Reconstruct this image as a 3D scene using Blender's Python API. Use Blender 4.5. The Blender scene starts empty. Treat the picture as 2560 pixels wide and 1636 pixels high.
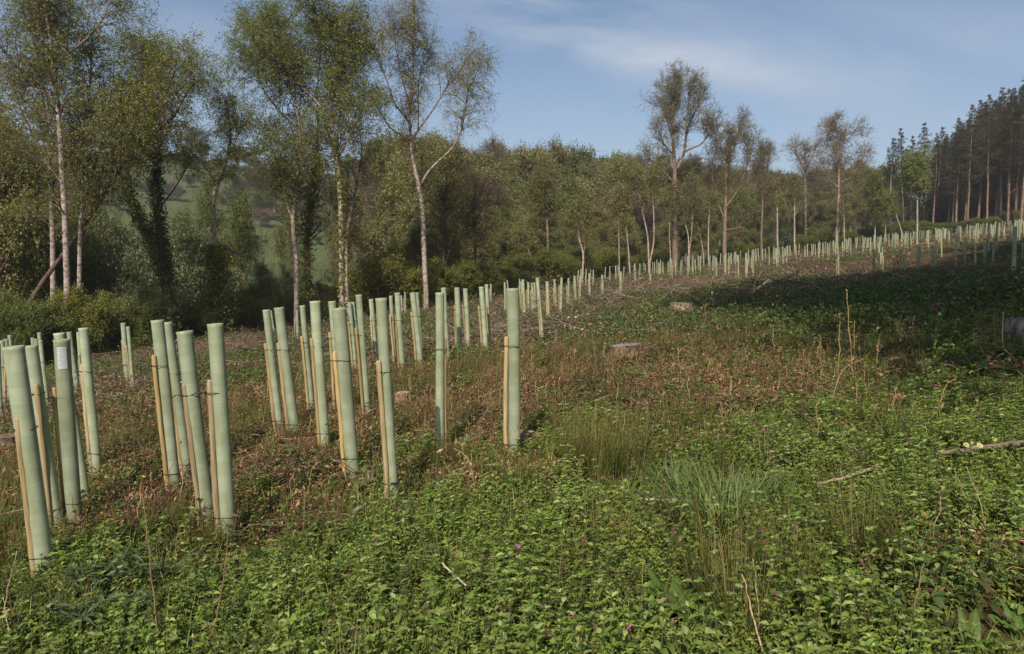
import bpy, math, random
import numpy as np
from mathutils import Vector, Matrix

# ------------------------------------------------------------------ camera, world, sun, exposure
SC = bpy.context.scene
COL = SC.collection
F = 1707.0                      # focal length in source pixels (2560 wide)
PITCH = math.atan(128 / F)
cam_d = bpy.data.cameras.new('camera'); cam = bpy.data.objects.new('camera', cam_d); COL.objects.link(cam)
cam_d.sensor_width = 36; cam_d.sensor_fit = 'HORIZONTAL'; cam_d.lens = F / 2560 * 36
cam_d.clip_start = 0.05; cam_d.clip_end = 3000
cam.location = (0, 0, 0); cam.rotation_euler = (math.pi / 2 - PITCH, 0, 0)
SC.camera = cam

SUN_AZ, SUN_EL = math.radians(193), math.radians(42)     # azimuth clockwise from +Y
SUN_E, SKY_S, EXPO = 4.6, 0.13, 0.22
world = bpy.data.worlds.new('World'); SC.world = world; world.use_nodes = True
nt = world.node_tree; nt.nodes.clear()
def N(nt, t, **kw):
    n = nt.nodes.new(t)
    for k, v in kw.items(): setattr(n, k, v)
    return n
wo = N(nt, 'ShaderNodeOutputWorld'); bg = N(nt, 'ShaderNodeBackground'); bg.inputs[1].default_value = SKY_S
sky = N(nt, 'ShaderNodeTexSky', sky_type='NISHITA', sun_disc=False, sun_elevation=SUN_EL, sun_rotation=SUN_AZ)
sky.altitude = 200; sky.air_density = 1.0; sky.dust_density = 1.2; sky.ozone_density = 1.4
tc = N(nt, 'ShaderNodeTexCoord'); sep = N(nt, 'ShaderNodeSeparateXYZ'); nt.links.new(tc.outputs['Generated'], sep.inputs[0])
def wm(op, a, b=None, c=None, clamp=False):
    n = N(nt, 'ShaderNodeMath', operation=op, use_clamp=clamp)
    for i, v in enumerate((a, b, c)):
        if v is None: continue
        if isinstance(v, (int, float)): n.inputs[i].default_value = v
        else: nt.links.new(v, n.inputs[i])
    return n.outputs[0]
ys = wm('MAXIMUM', sep.outputs[1], 0.05)
az = wm('DIVIDE', sep.outputs[0], ys); el = wm('DIVIDE', sep.outputs[2], ys)      # tangents of bearing and height
comb = N(nt, 'ShaderNodeCombineXYZ')
nt.links.new(wm('ADD', az, wm('MULTIPLY', el, 0.9)), comb.inputs[0]); nt.links.new(wm('MULTIPLY', wm('ADD', el, wm('MULTIPLY', az, 0.10)), 3.2), comb.inputs[1])
nz = N(nt, 'ShaderNodeTexNoise'); nz.inputs['Scale'].default_value = 2.1; nz.inputs['Detail'].default_value = 9; nz.inputs['Roughness'].default_value = 0.56
nz.inputs['Distortion'].default_value = 0.55
nt.links.new(comb.outputs[0], nz.inputs['Vector'])
def blob(cx, cy, sx, sy, rot, amp):
    dx = wm('SUBTRACT', az, cx); dy = wm('SUBTRACT', el, cy); c, s = math.cos(rot), math.sin(rot)
    u = wm('DIVIDE', wm('ADD', wm('MULTIPLY', dx, c), wm('MULTIPLY', dy, s)), sx)
    v = wm('DIVIDE', wm('SUBTRACT', wm('MULTIPLY', dy, c), wm('MULTIPLY', dx, s)), sy)
    q = wm('ADD', wm('MULTIPLY', u, u), wm('MULTIPLY', v, v))
    return wm('MULTIPLY', wm('EXPONENT', wm('MULTIPLY', q, -1.0)), amp)
cl = blob(0.09, 0.36, 0.24, 0.05, -0.20, 1.7)
cl = wm('ADD', cl, blob(0.21, 0.305, 0.20, 0.028, -0.16, 1.3))
cl = wm('ADD', cl, blob(0.62, 0.30, 0.42, 0.10, 0.18, 0.62))
cl = wm('ADD', cl, blob(-0.46, 0.32, 0.07, 0.06, -0.3, 0.55))
cl = wm('ADD', cl, 0.10)
nzr = N(nt, 'ShaderNodeMapRange'); nzr.inputs[1].default_value = 0.40; nzr.inputs[2].default_value = 0.68
nt.links.new(nz.outputs[0], nzr.inputs[0])
low = N(nt, 'ShaderNodeMapRange'); low.inputs[1].default_value = 0.30; low.inputs[2].default_value = 0.10; low.inputs[3].default_value = 0.0; low.inputs[4].default_value = 0.30
nt.links.new(el, low.inputs[0])
amt = wm('ADD', wm('MULTIPLY', wm('MULTIPLY', cl, nzr.outputs[0]), 0.60), low.outputs[0], clamp=True)
tint = N(nt, 'ShaderNodeMix', data_type='RGBA', blend_type='MULTIPLY'); tint.inputs[0].default_value = 1
nt.links.new(sky.outputs[0], tint.inputs[6]); tint.inputs[7].default_value = (0.75, 0.79, 0.805, 1)
mx = N(nt, 'ShaderNodeMix', data_type='RGBA'); nt.links.new(amt, mx.inputs[0]); nt.links.new(tint.outputs[2], mx.inputs[6])
mx.inputs[7].default_value = (4.1, 4.5, 5.15, 1)
nt.links.new(mx.outputs[2], bg.inputs[0]); nt.links.new(bg.outputs[0], wo.inputs[0])

sd = bpy.data.lights.new('sun', 'SUN'); sun = bpy.data.objects.new('sun', sd); COL.objects.link(sun)
sd.energy = SUN_E; sd.angle = math.radians(0.5); sd.color = (1.0, 0.91, 0.78)
sdir = Vector((math.sin(SUN_AZ) * math.cos(SUN_EL), math.cos(SUN_AZ) * math.cos(SUN_EL), math.sin(SUN_EL)))
sun.rotation_euler = sdir.to_track_quat('Z', 'Y').to_euler(); sun.location = (-5, -10, 30)
SC.view_settings.view_transform = 'Standard'; SC.view_settings.look = 'None'; SC.view_settings.gamma = 1
SC.view_settings.exposure = EXPO
SC.cycles.max_bounces = 6; SC.cycles.transparent_max_bounces = 6

rng = np.random.default_rng(7)
R_ = lambda a, b, n=None: rng.uniform(a, b, n)

# ------------------------------------------------------------------ pixel <-> world and the lie of the land
CP, SP = math.cos(PITCH), math.sin(PITCH)
def ray(px, py):
    px = np.asarray(px, float); py = np.asarray(py, float)
    v = (818 - py) / F
    d = np.stack([(px - 1280) / F, CP + SP * v, -SP + CP * v], -1)
    return d / d[..., 1:2]                       # scaled so that y = 1
def at(px, py, Y):
    return ray(px, py) * np.asarray(Y, float)[..., None]
def project(P):
    P = np.asarray(P, float); dep = P[..., 1] * CP - P[..., 2] * SP; up = P[..., 1] * SP + P[..., 2] * CP
    dep = np.maximum(dep, 0.05)
    return 1280 + F * P[..., 0] / dep, 818 - F * up / dep

def hash2(i, j, s):
    n = (i.astype(np.int64) * 374761393 + j.astype(np.int64) * 668265263 + s * 974634777) & 0xffffffff
    n = ((n ^ (n >> 13)) * 1274126177) & 0xffffffff
    return ((n ^ (n >> 16)) & 0xffff) / 65535.0
def vnoise(x, y, s=0):
    xi, yi = np.floor(x), np.floor(y); fx, fy = x - xi, y - yi
    fx = fx * fx * (3 - 2 * fx); fy = fy * fy * (3 - 2 * fy)
    a, b, c, d = hash2(xi, yi, s), hash2(xi + 1, yi, s), hash2(xi, yi + 1, s), hash2(xi + 1, yi + 1, s)
    return (a * (1 - fx) + b * fx) * (1 - fy) + (c * (1 - fx) + d * fx) * fy - 0.5
def fbm(x, y, s=0, o=4):
    r = 0; a = 1
    for k in range(o):
        r = r + a * vnoise(x * 2 ** k, y * 2 ** k, s + k); a *= .5
    return r
def sstep(x): x = np.clip(x, 0, 1); return x * x * (3 - 2 * x)
T_AZ = np.degrees(np.arctan([-.95, -.75, -.5, -.25, -.12, .01, .13, .25, .42, .6, .75, 1.0]))
T_RE = [20, 24, 28, 32, 37, 52, 64, 78, 92, 128, 150, 150]
T_D = [6, 6, 6, 6, 6, 6, 4, 1, 0, 0, 0, 0]
T_H = [75, 75, 73, 70, 68, 50, 36, 26, 20, 14, 8, 8]
def edge_r(azd): return np.interp(azd, T_AZ, T_RE)
MOUNDS = []            # (x, y, rx, ry, h)
def base_h(x, y):
    x = np.asarray(x, float); y = np.asarray(y, float)
    xc = np.where(x < -25, -25 + 20 * np.tanh((x + 25) / 20), x); xc = np.where(xc > 90, 90 + 40 * np.tanh((xc - 90) / 40), xc)
    z = -1.35 + .115 * xc
    azd = np.degrees(np.arctan2(x, np.maximum(y, 1e-3))); r = np.hypot(x, y)
    fr = sstep((y + 5) / 15)
    Re = edge_r(azd)
    z = z - fr * np.interp(azd, T_AZ, T_D) * sstep((r - Re - 2) / 30)
    z = z + fr * np.interp(azd, T_AZ, T_H) * sstep((r - Re - 30) / 370)
    return z
def height(x, y):
    x = np.asarray(x, float); y = np.asarray(y, float)
    z = base_h(x, y); r = np.hypot(x, y)
    z = z + .11 * fbm(x * .95, y * .95, 3) * sstep(r / 3) + .05 * np.abs(fbm(x * 2.6, y * 2.6, 5, 2)) * sstep(r / 2) * (r < 40) + .22 * fbm(x * .22, y * .22, 11) * sstep((r - 7) / 12) + 1.2 * fbm(x * .03, y * .03, 21) * sstep((r - 60) / 60)
    for (mx_, my_, rx, ry, h) in MOUNDS:
        z = z + h * np.exp(-((x - mx_) / rx) ** 2 - ((y - my_) / ry) ** 2)
    return z
TT = np.geomspace(.8, 700, 420)
def cast(px, py):
    """first hit of the pixel's ray on the ground -> (n,3)"""
    px = np.atleast_1d(np.asarray(px, float)); py = np.atleast_1d(np.asarray(py, float))
    d = ray(px, py); P = d[:, None, :] * TT[None, :, None]
    g = P[..., 2] - height(P[..., 0], P[..., 1])
    neg = g < 0; k = np.argmax(neg, 1); k = np.where(neg.any(1), np.maximum(k, 1), len(TT) - 1)
    i = np.arange(len(px)); g0, g1 = g[i, k - 1], g[i, k]
    t = TT[k - 1] + (TT[k] - TT[k - 1]) * np.clip(g0 / np.where(abs(g0 - g1) < 1e-9, 1, g0 - g1), 0, 1)
    Q = d * t[:, None]; Q[:, 2] = height(Q[:, 0], Q[:, 1])
    return Q
for (px, d, rx, ry, h) in [(1650, 19.5, 2.4, 1.2, .22), (1480, 20, 1.5, 1.0, .18), (1800, 21.5, 2.2, 1.1, .20), (1330, 15.5, 1.2, .8, .15),
                           (2050, 15.5, 2.0, 1.3, .12), (2230, 13.5, 2.0, 1.3, .16), (2430, 11.5, 1.8, 1.2, .16), (2700, 10.5, 1.8, 1.4, .15), (2560, 6.3, 1.0, .9, .28)]:
    MOUNDS.append((((px - 1280) / F) * d, d, rx, ry, h))

MOUNDS_DIP = [(x_, y_, 3.0, 3.0, h_) for x_, y_, h_ in [(11.5, 23.5, -.19), (14.5, 26, -.28), (16.5, 30, -.45), (20, 30.5, -.42), (16, 23.5, -.29), (20, 27, -.57)]]; MOUNDS += MOUNDS_DIP
# ------------------------------------------------------------------ mesh helpers
def new_mesh(name, V, faces, col=None, mats=None, smooth=True, matidx=None, uv=None):
    """faces: list of int arrays (n,3) or (n,4)"""
    me = bpy.data.meshes.new(name)
    V = np.asarray(V, np.float32); me.vertices.add(len(V)); me.vertices.foreach_set('co', V.ravel())
    faces = [np.asarray(f, np.int32) for f in faces if len(f)]
    nl = sum(f.size for f in faces); me.loops.add(nl); me.loops.foreach_set('vertex_index', np.concatenate([f.ravel() for f in faces]))
    tot = np.concatenate([np.full(len(f), f.shape[1], np.int32) for f in faces]); st = np.concatenate([[0], np.cumsum(tot)[:-1]]).astype(np.int32)
    me.polygons.add(len(tot)); me.polygons.foreach_set('loop_start', st); me.polygons.foreach_set('loop_total', tot)
    me.polygons.foreach_set('use_smooth', np.full(len(tot), smooth))
    if matidx is not None: me.polygons.foreach_set('material_index', np.asarray(matidx, np.int32))
    me.update(calc_edges=True)
    if col is not None:
        a = me.color_attributes.new('col', 'FLOAT_COLOR', 'POINT')
        c = np.ones((len(V), 4), np.float32); c[:, :3] = col; a.data.foreach_set('color', c.ravel())
    for m in (mats or []): me.materials.append(m)
    return me
def add_obj(name, me, parent=None, loc=None):
    o = bpy.data.objects.new(name, me); COL.objects.link(o)
    if parent: o.parent = parent
    if loc is not None: o.location = loc
    return o
def tag(o, label=None, cat=None, group=None, kind=None):
    if label: o['label'] = label
    if cat: o['category'] = cat
    if group: o['group'] = group
    if kind: o['kind'] = kind
    return o
def empty(name, loc=(0, 0, 0), **kw):
    o = bpy.data.objects.new(name, None); COL.objects.link(o); o.location = loc; o.empty_display_size = .2
    return tag(o, **kw)
def copy_tree(root, loc=None, rz=None, sc=None, **kw):
    r = root.copy(); COL.objects.link(r)
    for ch in root.children:
        c = ch.copy(); COL.objects.link(c); c.parent = r
        for g in ch.children:
            h = g.copy(); COL.objects.link(h); h.parent = c
    if loc is not None: r.location = loc
    if rz is not None: r.rotation_euler = (0, 0, rz)
    if sc is not None: r.scale = sc if hasattr(sc, '__len__') else (sc, sc, sc)
    return tag(r, **kw)
class Acc:
    """collects vertices, faces and colours into one mesh"""
    def __init__(s): s.V = []; s.F = []; s.C = []; s.M = []; s.n = 0
    def add(s, V, faces, col=(.5, .5, .5), mi=0):
        V = np.asarray(V, float).reshape(-1, 3); col = np.broadcast_to(np.asarray(col, float), (len(V), 3))
        s.V.append(V); s.C.append(col)
        for f in faces:
            f = np.asarray(f, np.int64)
            if len(f): s.F.append(f + s.n); s.M.append(np.full(len(f), mi))
        s.n += len(V)
    def mesh(s, name, mats, smooth=True):
        f3 = [f for f in s.F if f.shape[1] == 3]; f4 = [f for f in s.F if f.shape[1] == 4]
        m3 = [m for f, m in zip(s.F, s.M) if f.shape[1] == 3]; m4 = [m for f, m in zip(s.F, s.M) if f.shape[1] == 4]
        fs = ([np.concatenate(f3)] if f3 else []) + ([np.concatenate(f4)] if f4 else [])
        return new_mesh(name, np.concatenate(s.V), fs, np.concatenate(s.C), mats, smooth, np.concatenate(m3 + m4))
def nrm(v): return v / np.maximum(np.linalg.norm(v, axis=-1, keepdims=True), 1e-9)
def tubes(P, Rr, k=6, cap=True):
    """P (B,n,3), Rr (B,n) -> V, faces"""
    P = np.asarray(P, float); Rr = np.asarray(Rr, float); B, n, _ = P.shape
    T = np.empty_like(P); T[:, 1:-1] = P[:, 2:] - P[:, :-2]; T[:, 0] = P[:, 1] - P[:, 0]; T[:, -1] = P[:, -1] - P[:, -2]; T = nrm(T)
    mt = nrm(T.mean(1)); ref = np.where(np.abs(mt[:, 2:3]) < .8, [[0, 0, 1.]], [[1., 0, 0]])
    U = nrm(np.cross(T, ref[:, None, :])); W = np.cross(T, U)
    a = np.arange(k) * 2 * np.pi / k
    V = P[:, :, None, :] + Rr[:, :, None, None] * (np.cos(a)[None, None, :, None] * U[:, :, None, :] + np.sin(a)[None, None, :, None] * W[:, :, None, :])
    idx = np.arange(B * n * k).reshape(B, n, k); nx = np.roll(idx, -1, 2)
    q = np.stack([idx[:, :-1], nx[:, :-1], nx[:, 1:], idx[:, 1:]], -1).reshape(-1, 4)
    fs = [q]
    if cap and k == 4: fs.append(idx[:, -1, :].reshape(-1, 4))
    if cap and k > 4:
        e = idx[:, -1, :]; fs.append(np.stack([np.repeat(e[:, :1], k - 2, 1), e[:, 1:-1], e[:, 2:]], -1).reshape(-1, 3))
        e = idx[:, 0, ::-1]; fs.append(np.stack([np.repeat(e[:, :1], k - 2, 1), e[:, 1:-1], e[:, 2:]], -1).reshape(-1, 3))
    return V.reshape(-1, 3), fs
def resample(pts, rad, n):
    pts = np.asarray(pts, float); s = np.concatenate([[0], np.cumsum(np.linalg.norm(np.diff(pts, axis=0), axis=1))]); s /= s[-1]
    t = np.linspace(0, 1, n)
    # catmull-like smoothing: interpolate then relax
    P = np.stack([np.interp(t, s, pts[:, i]) for i in range(3)], 1)
    for _ in range(2): P[1:-1] = P[1:-1] * .5 + (P[:-2] + P[2:]) * .25
    return P, np.interp(t, s, rad)
def leaf_quads(C, size, asp=1.5, up=.3, col=(.1, .1, .02), dirs=None):
    """one folded diamond (two tris each side) per point"""
    n = len(C); a = nrm(rng.normal(size=(n, 3)) + (0 if dirs is None else dirs * 1.5)); b = nrm(np.cross(a, nrm(rng.normal(size=(n, 3)) * (1 - up) + np.array([0, 0, 1.]) * up * 1.6)))
    s = size * rng.uniform(.6, 1.3, (n, 1))
    V = np.stack([C, C + a * s * .5 + b * s * .5 / asp, C + a * s, C + a * s * .5 - b * s * .5 / asp], 1).reshape(-1, 3)
    f = np.arange(4 * n).reshape(n, 4)
    return V, [f], np.repeat(col, 4, 0)
def pal(cols, n, w=None, jit=.18, hj=.08):
    cols = np.asarray(cols, float); i = rng.choice(len(cols), n, p=w)
    c = cols[i] * rng.uniform(1 - jit, 1 + jit, (n, 1)) * rng.uniform(1 - hj, 1 + hj, (n, 3))
    return c

# ------------------------------------------------------------------ materials
def mat(name, build):
    m = bpy.data.materials.new(name); m.use_nodes = True; t = m.node_tree; t.nodes.clear()
    out = N(t, 'ShaderNodeOutputMaterial'); build(t, out); return m
def principled(t, rough=.8, spec=.3):
    b = N(t, 'ShaderNodeBsdfPrincipled'); b.inputs['Roughness'].default_value = rough; b.inputs['Specular IOR Level'].default_value = spec
    return b
def noise(t, scale, detail=4, rough=.55, coord='Object', stretch=None):
    c = N(t, 'ShaderNodeTexCoord'); n = N(t, 'ShaderNodeTexNoise'); n.inputs['Scale'].default_value = scale; n.inputs['Detail'].default_value = detail; n.inputs['Roughness'].default_value = rough
    if stretch:
        mp = N(t, 'ShaderNodeMapping'); mp.inputs['Scale'].default_value = stretch; t.links.new(c.outputs[coord], mp.inputs[0]); t.links.new(mp.outputs[0], n.inputs['Vector'])
    else: t.links.new(c.outputs[coord], n.inputs['Vector'])
    return n.outputs[0]
def ramp(t, fac, stops):
    r = N(t, 'ShaderNodeValToRGB'); e = r.color_ramp.elements
    while len(e) < len(stops): e.new(.5)
    for q, (p, c) in zip(e, stops): q.position = p; q.color = (*c, 1) if len(c) == 3 else c
    t.links.new(fac, r.inputs[0]); return r.outputs[0]
def mixc(t, f, a, b, mode='MIX'):
    m = N(t, 'ShaderNodeMix', data_type='RGBA', blend_type=mode)
    for i, v in ((0, f), (6, a), (7, b)):
        if isinstance(v, (int, float)): m.inputs[i].default_value = v
        elif isinstance(v, tuple): m.inputs[i].default_value = (*v, 1)
        else: t.links.new(v, m.inputs[i])
    return m.outputs[2]
def bump(t, h, strength, dist, b):
    n = N(t, 'ShaderNodeBump'); n.inputs['Strength'].default_value = strength; n.inputs['Distance'].default_value = dist
    t.links.new(h, n.inputs['Height']); t.links.new(n.outputs[0], b.inputs['Normal'])
def leafmat(name, trans=.35, rough=.55, spec=.25, objvar=True, gain=(1, 1, 1)):
    def bd(t, out):
        a = N(t, 'ShaderNodeVertexColor', layer_name='col'); c = mixc(t, 1.0, a.outputs[0], gain, 'MULTIPLY')
        if objvar:
            oi = N(t, 'ShaderNodeObjectInfo')
            hs = N(t, 'ShaderNodeHueSaturation'); t.links.new(c, hs.inputs['Color'])
            mr = N(t, 'ShaderNodeMapRange'); mr.inputs[3].default_value = .482; mr.inputs[4].default_value = .515; t.links.new(oi.outputs['Random'], mr.inputs[0]); t.links.new(mr.outputs[0], hs.inputs['Hue'])
            m2 = N(t, 'ShaderNodeMapRange'); m2.inputs[3].default_value = 1.15; m2.inputs[4].default_value = .8; t.links.new(oi.outputs['Random'], m2.inputs[0]); t.links.new(m2.outputs[0], hs.inputs['Value'])
            c = hs.outputs[0]
        b = principled(t, rough, spec); t.links.new(c, b.inputs['Base Color'])
        tr = N(t, 'ShaderNodeBsdfTranslucent'); tcx = mixc(t, 1.0, c, (1.25, 1.15, .55), 'MULTIPLY'); t.links.new(tcx, tr.inputs[0])
        m = N(t, 'ShaderNodeMixShader'); m.inputs[0].default_value = trans
        t.links.new(b.outputs[0], m.inputs[1]); t.links.new(tr.outputs[0], m.inputs[2]); t.links.new(m.outputs[0], out.inputs[0])
    return mat(name, bd)
M = {}
M['leaf'] = leafmat('tree_leaf'); M['weed'] = leafmat('weed_leaf', .38, .5, .3, False); M['needle'] = leafmat('needle', .12, .7, .2)
M['litter'] = leafmat('dead_litter', .08, .9, .1, False); M['petal'] = leafmat('petal', .35, .6, .2, False)
def bark_build(pale, dark, mul=1.0, horiz=True, patch=.5):
    def bd(t, out):
        a = N(t, 'ShaderNodeVertexColor', layer_name='col')
        n1 = noise(t, 3.0, 6, .7, stretch=(1.6, 1.6, 2.6) if horiz else (5, 5, .8))
        n2 = noise(t, 16, 5, .7, stretch=(1, 1, 3.5) if horiz else (6, 6, 1))
        s = N(t, 'ShaderNodeMath', operation='ADD'); t.links.new(n1, s.inputs[0]); t.links.new(n2, s.inputs[1])
        r = ramp(t, s.outputs[0], [(0.0, dark), (min(.98, patch * .95 + .38), dark), (min(.99, patch * .95 + .50), pale), (1, pale)]) if False else ramp(t, n2, [(.30, dark), (.42 + patch * .1, pale), (.9, pale)])
        big = ramp(t, n1, [(.38, (.30, .26, .23)), (.54, (1, .95, .92)), (1, (1, 1, 1))])
        c = mixc(t, 1.0, mixc(t, 1.0, r, big, 'MULTIPLY'), a.outputs[0], 'MULTIPLY')
        b = principled(t, .85, .2); t.links.new(c, b.inputs['Base Color']); bump(t, s.outputs[0], .6, .03, b); t.links.new(b.outputs[0], out.inputs[0])
    return bd
M['birch'] = mat('birch_bark', bark_build((.47, .40, .35), (.075, .062, .052)))
M['bark'] = mat('oak_bark', bark_build((.30, .245, .20), (.07, .055, .045), horiz=False))
M['pinebark'] = mat('conifer_bark', bark_build((.27, .225, .19), (.10, .08, .068), horiz=False))
def tube_build(t, out):
    tcn = N(t, 'ShaderNodeTexCoord'); mp = N(t, 'ShaderNodeSeparateXYZ'); t.links.new(tcn.outputs['UV'], mp.inputs[0])
    def mm(op, a, b=None):
        n = N(t, 'ShaderNodeMath', operation=op)
        for i, v in enumerate((a, b)):
            if v is None: continue
            if isinstance(v, (int, float)): n.inputs[i].default_value = v
            else: t.links.new(v, n.inputs[i])
        return n.outputs[0]
    u, v = mp.outputs[0], mp.outputs[1]
    # stippled bands: a fine staggered grid of embossed cells, in stretches of the height
    row = mm('MULTIPLY', v, 190.0); ri = mm('FLOOR', row); off = mm('MULTIPLY', mm('MODULO', ri, 2.0), .5)
    su = mm('SINE', mm('MULTIPLY', mm('ADD', mm('MULTIPLY', u, 60.0), off), 6.2832)); sv = mm('SINE', mm('MULTIPLY', row, 6.2832))
    cell = mm('MULTIPLY', su, sv)
    band = mm('GREATER_THAN', mm('SINE', mm('MULTIPLY', v, 62.0)), -.25)
    st = mm('MULTIPLY', mm('GREATER_THAN', cell, .25), band)
    oi = N(t, 'ShaderNodeObjectInfo')
    n1 = noise(t, 2.2, 3, .5); n2 = noise(t, 9, 5, .65, stretch=(1, 1, .25))
    c = ramp(t, n1, [(.25, (.385, .43, .275)), (.75, (.465, .51, .35))])
    c = mixc(t, mm('MULTIPLY', st, .42), c, (.54, .58, .44))
    dirt = ramp(t, n2, [(.34, (.74, .72, .60)), (.50, (1, 1, 1)), (1, (1.04, 1.04, 1.04))]); c = mixc(t, .85, c, dirt, 'MULTIPLY')
    ph = mm('MULTIPLY', oi.outputs['Random'], 6.0); bnd = mm('SINE', mm('ADD', mm('MULTIPLY', v, 48.0), ph)); c = mixc(t, mm('MULTIPLY', mm('GREATER_THAN', bnd, .1), .34), c, (.29, .34, .20))
    alg = ramp(t, noise(t, 5, 6, .7), [(.50, (0, 0, 0)), (.68, (1, 1, 1))]); c = mixc(t, mm('MULTIPLY', alg, .38), c, (.235, .27, .13))
    seam = mm('GREATER_THAN', mm('SINE', mm('MULTIPLY', v, 62.0)), .985)
    c = mixc(t, mm('MULTIPLY', seam, .18), c, (.24, .33, .2))
    lowm = N(t, 'ShaderNodeMapRange'); lowm.inputs[1].default_value = .16; lowm.inputs[2].default_value = .0; lowm.inputs[3].default_value = 0; lowm.inputs[4].default_value = .9
    t.links.new(v, lowm.inputs[0]); c = mixc(t, mm('MULTIPLY', lowm.outputs[0], n2), c, (.20, .17, .11))
    vr = N(t, 'ShaderNodeMapRange'); vr.inputs[3].default_value = .80; vr.inputs[4].default_value = 1.12; t.links.new(oi.outputs['Random'], vr.inputs[0])
    hs = N(t, 'ShaderNodeHueSaturation'); t.links.new(c, hs.inputs['Color']); t.links.new(vr.outputs[0], hs.inputs['Value'])
    c = hs.outputs[0]
    b = principled(t, .5, .35); t.links.new(c, b.inputs['Base Color']); bump(t, mm('MULTIPLY', cell, band), .25, .0015, b)
    tr = N(t, 'ShaderNodeBsdfTranslucent'); t.links.new(c, tr.inputs[0])
    m = N(t, 'ShaderNodeMixShader'); m.inputs[0].default_value = .22
    t.links.new(b.outputs[0], m.inputs[1]); t.links.new(tr.outputs[0], m.inputs[2]); t.links.new(m.outputs[0], out.inputs[0])
M['tube'] = mat('green_plastic', tube_build)
def stake_build(t, out):
    n1 = noise(t, 6, 5, .6, stretch=(14, 14, .9)); n2 = noise(t, 3.5, 2, .5, stretch=(1, 1, 1.6)); oi = N(t, 'ShaderNodeObjectInfo')
    c = ramp(t, n1, [(.28, (.20, .135, .06)), (.5, (.41, .30, .145)), (.8, (.54, .42, .24))])
    kn = ramp(t, n2, [(.26, (.42, .30, .20)), (.36, (1, 1, 1)), (1, (1, 1, 1))]); c = mixc(t, .8, c, kn, 'MULTIPLY')
    hs = N(t, 'ShaderNodeHueSaturation'); vr = N(t, 'ShaderNodeMapRange'); vr.inputs[3].default_value = .68; vr.inputs[4].default_value = 1.12; sr = N(t, 'ShaderNodeMath', operation='FRACT'); sm_ = N(t, 'ShaderNodeMath', operation='MULTIPLY'); sm_.inputs[1].default_value = 7.3; t.links.new(oi.outputs['Random'], sm_.inputs[0]); t.links.new(sm_.outputs[0], sr.inputs[0]); s2 = N(t, 'ShaderNodeMapRange'); s2.inputs[3].default_value = .88; s2.inputs[4].default_value = 1.1; t.links.new(sr.outputs[0], s2.inputs[0]); t.links.new(s2.outputs[0], hs.inputs['Saturation'])
    t.links.new(oi.outputs['Random'], vr.inputs[0]); t.links.new(vr.outputs[0], hs.inputs['Value']); t.links.new(c, hs.inputs['Color'])
    b = principled(t, .8, .2); t.links.new(hs.outputs[0], b.inputs['Base Color']); bump(t, n1, .4, .004, b); t.links.new(b.outputs[0], out.inputs[0])
M['stake'] = mat('stake_wood', stake_build)
def plain(name, c, rough=.6, v=.15, sc=20):
    def bd(t, out):
        n = noise(t, sc, 4); col = mixc(t, n, tuple(x * (1 - v) for x in c), tuple(min(1, x * (1 + v)) for x in c))
        b = principled(t, rough, .3); t.links.new(col, b.inputs['Base Color']); t.links.new(b.outputs[0], out.inputs[0])
    return mat(name, bd)
M['tie'] = plain('black_plastic', (.02, .02, .02), .4); M['paper'] = plain('white_paper', (.46, .47, .49), v=.2, sc=60); M['ink'] = plain('ink', (.28, .29, .32))
def vmat(name, rough=.85, bs=.5, sc=14, stretch=(1, 1, 1), bd_=.01):
    def bd(t, out):
        a = N(t, 'ShaderNodeVertexColor', layer_name='col'); n = noise(t, sc, 6, .65, stretch=stretch)
        c = mixc(t, 1.0, a.outputs[0], ramp(t, n, [(.28, (.45, .42, .40)), (.55, (1, 1, 1)), (.8, (1.2, 1.2, 1.2))]), 'MULTIPLY')
        b = principled(t, rough, .2); t.links.new(c, b.inputs['Base Color']); bump(t, n, bs, bd_, b); t.links.new(b.outputs[0], out.inputs[0])
    return mat(name, bd)
M['deadwood'] = vmat('dead_wood'); M['stump'] = vmat('stump_wood', sc=22, bs=.8, stretch=(1, 1, .5), bd_=.03)
def ground_build(t, out):
    a = N(t, 'ShaderNodeVertexColor', layer_name='col')
    n1 = noise(t, 1.1, 8, .68); n2 = noise(t, 14, 8, .7); n3 = noise(t, .25, 4)
    c = mixc(t, 1.0, a.outputs[0], ramp(t, n1, [(.25, (.55, .55, .5)), (.55, (1, 1, 1)), (.85, (1.35, 1.25, 1.1))]), 'MULTIPLY')
    c = mixc(t, 1.0, c, ramp(t, n2, [(.3, (.4, .38, .36)), (.6, (1.1, 1.08, 1.05)), (1, (1.5, 1.4, 1.3))]), 'MULTIPLY')
    b = principled(t, .95, .1); t.links.new(c, b.inputs['Base Color']); bump(t, n2, .8, .05, b); t.links.new(b.outputs[0], out.inputs[0])
M['ground'] = mat('ground', ground_build)

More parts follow.
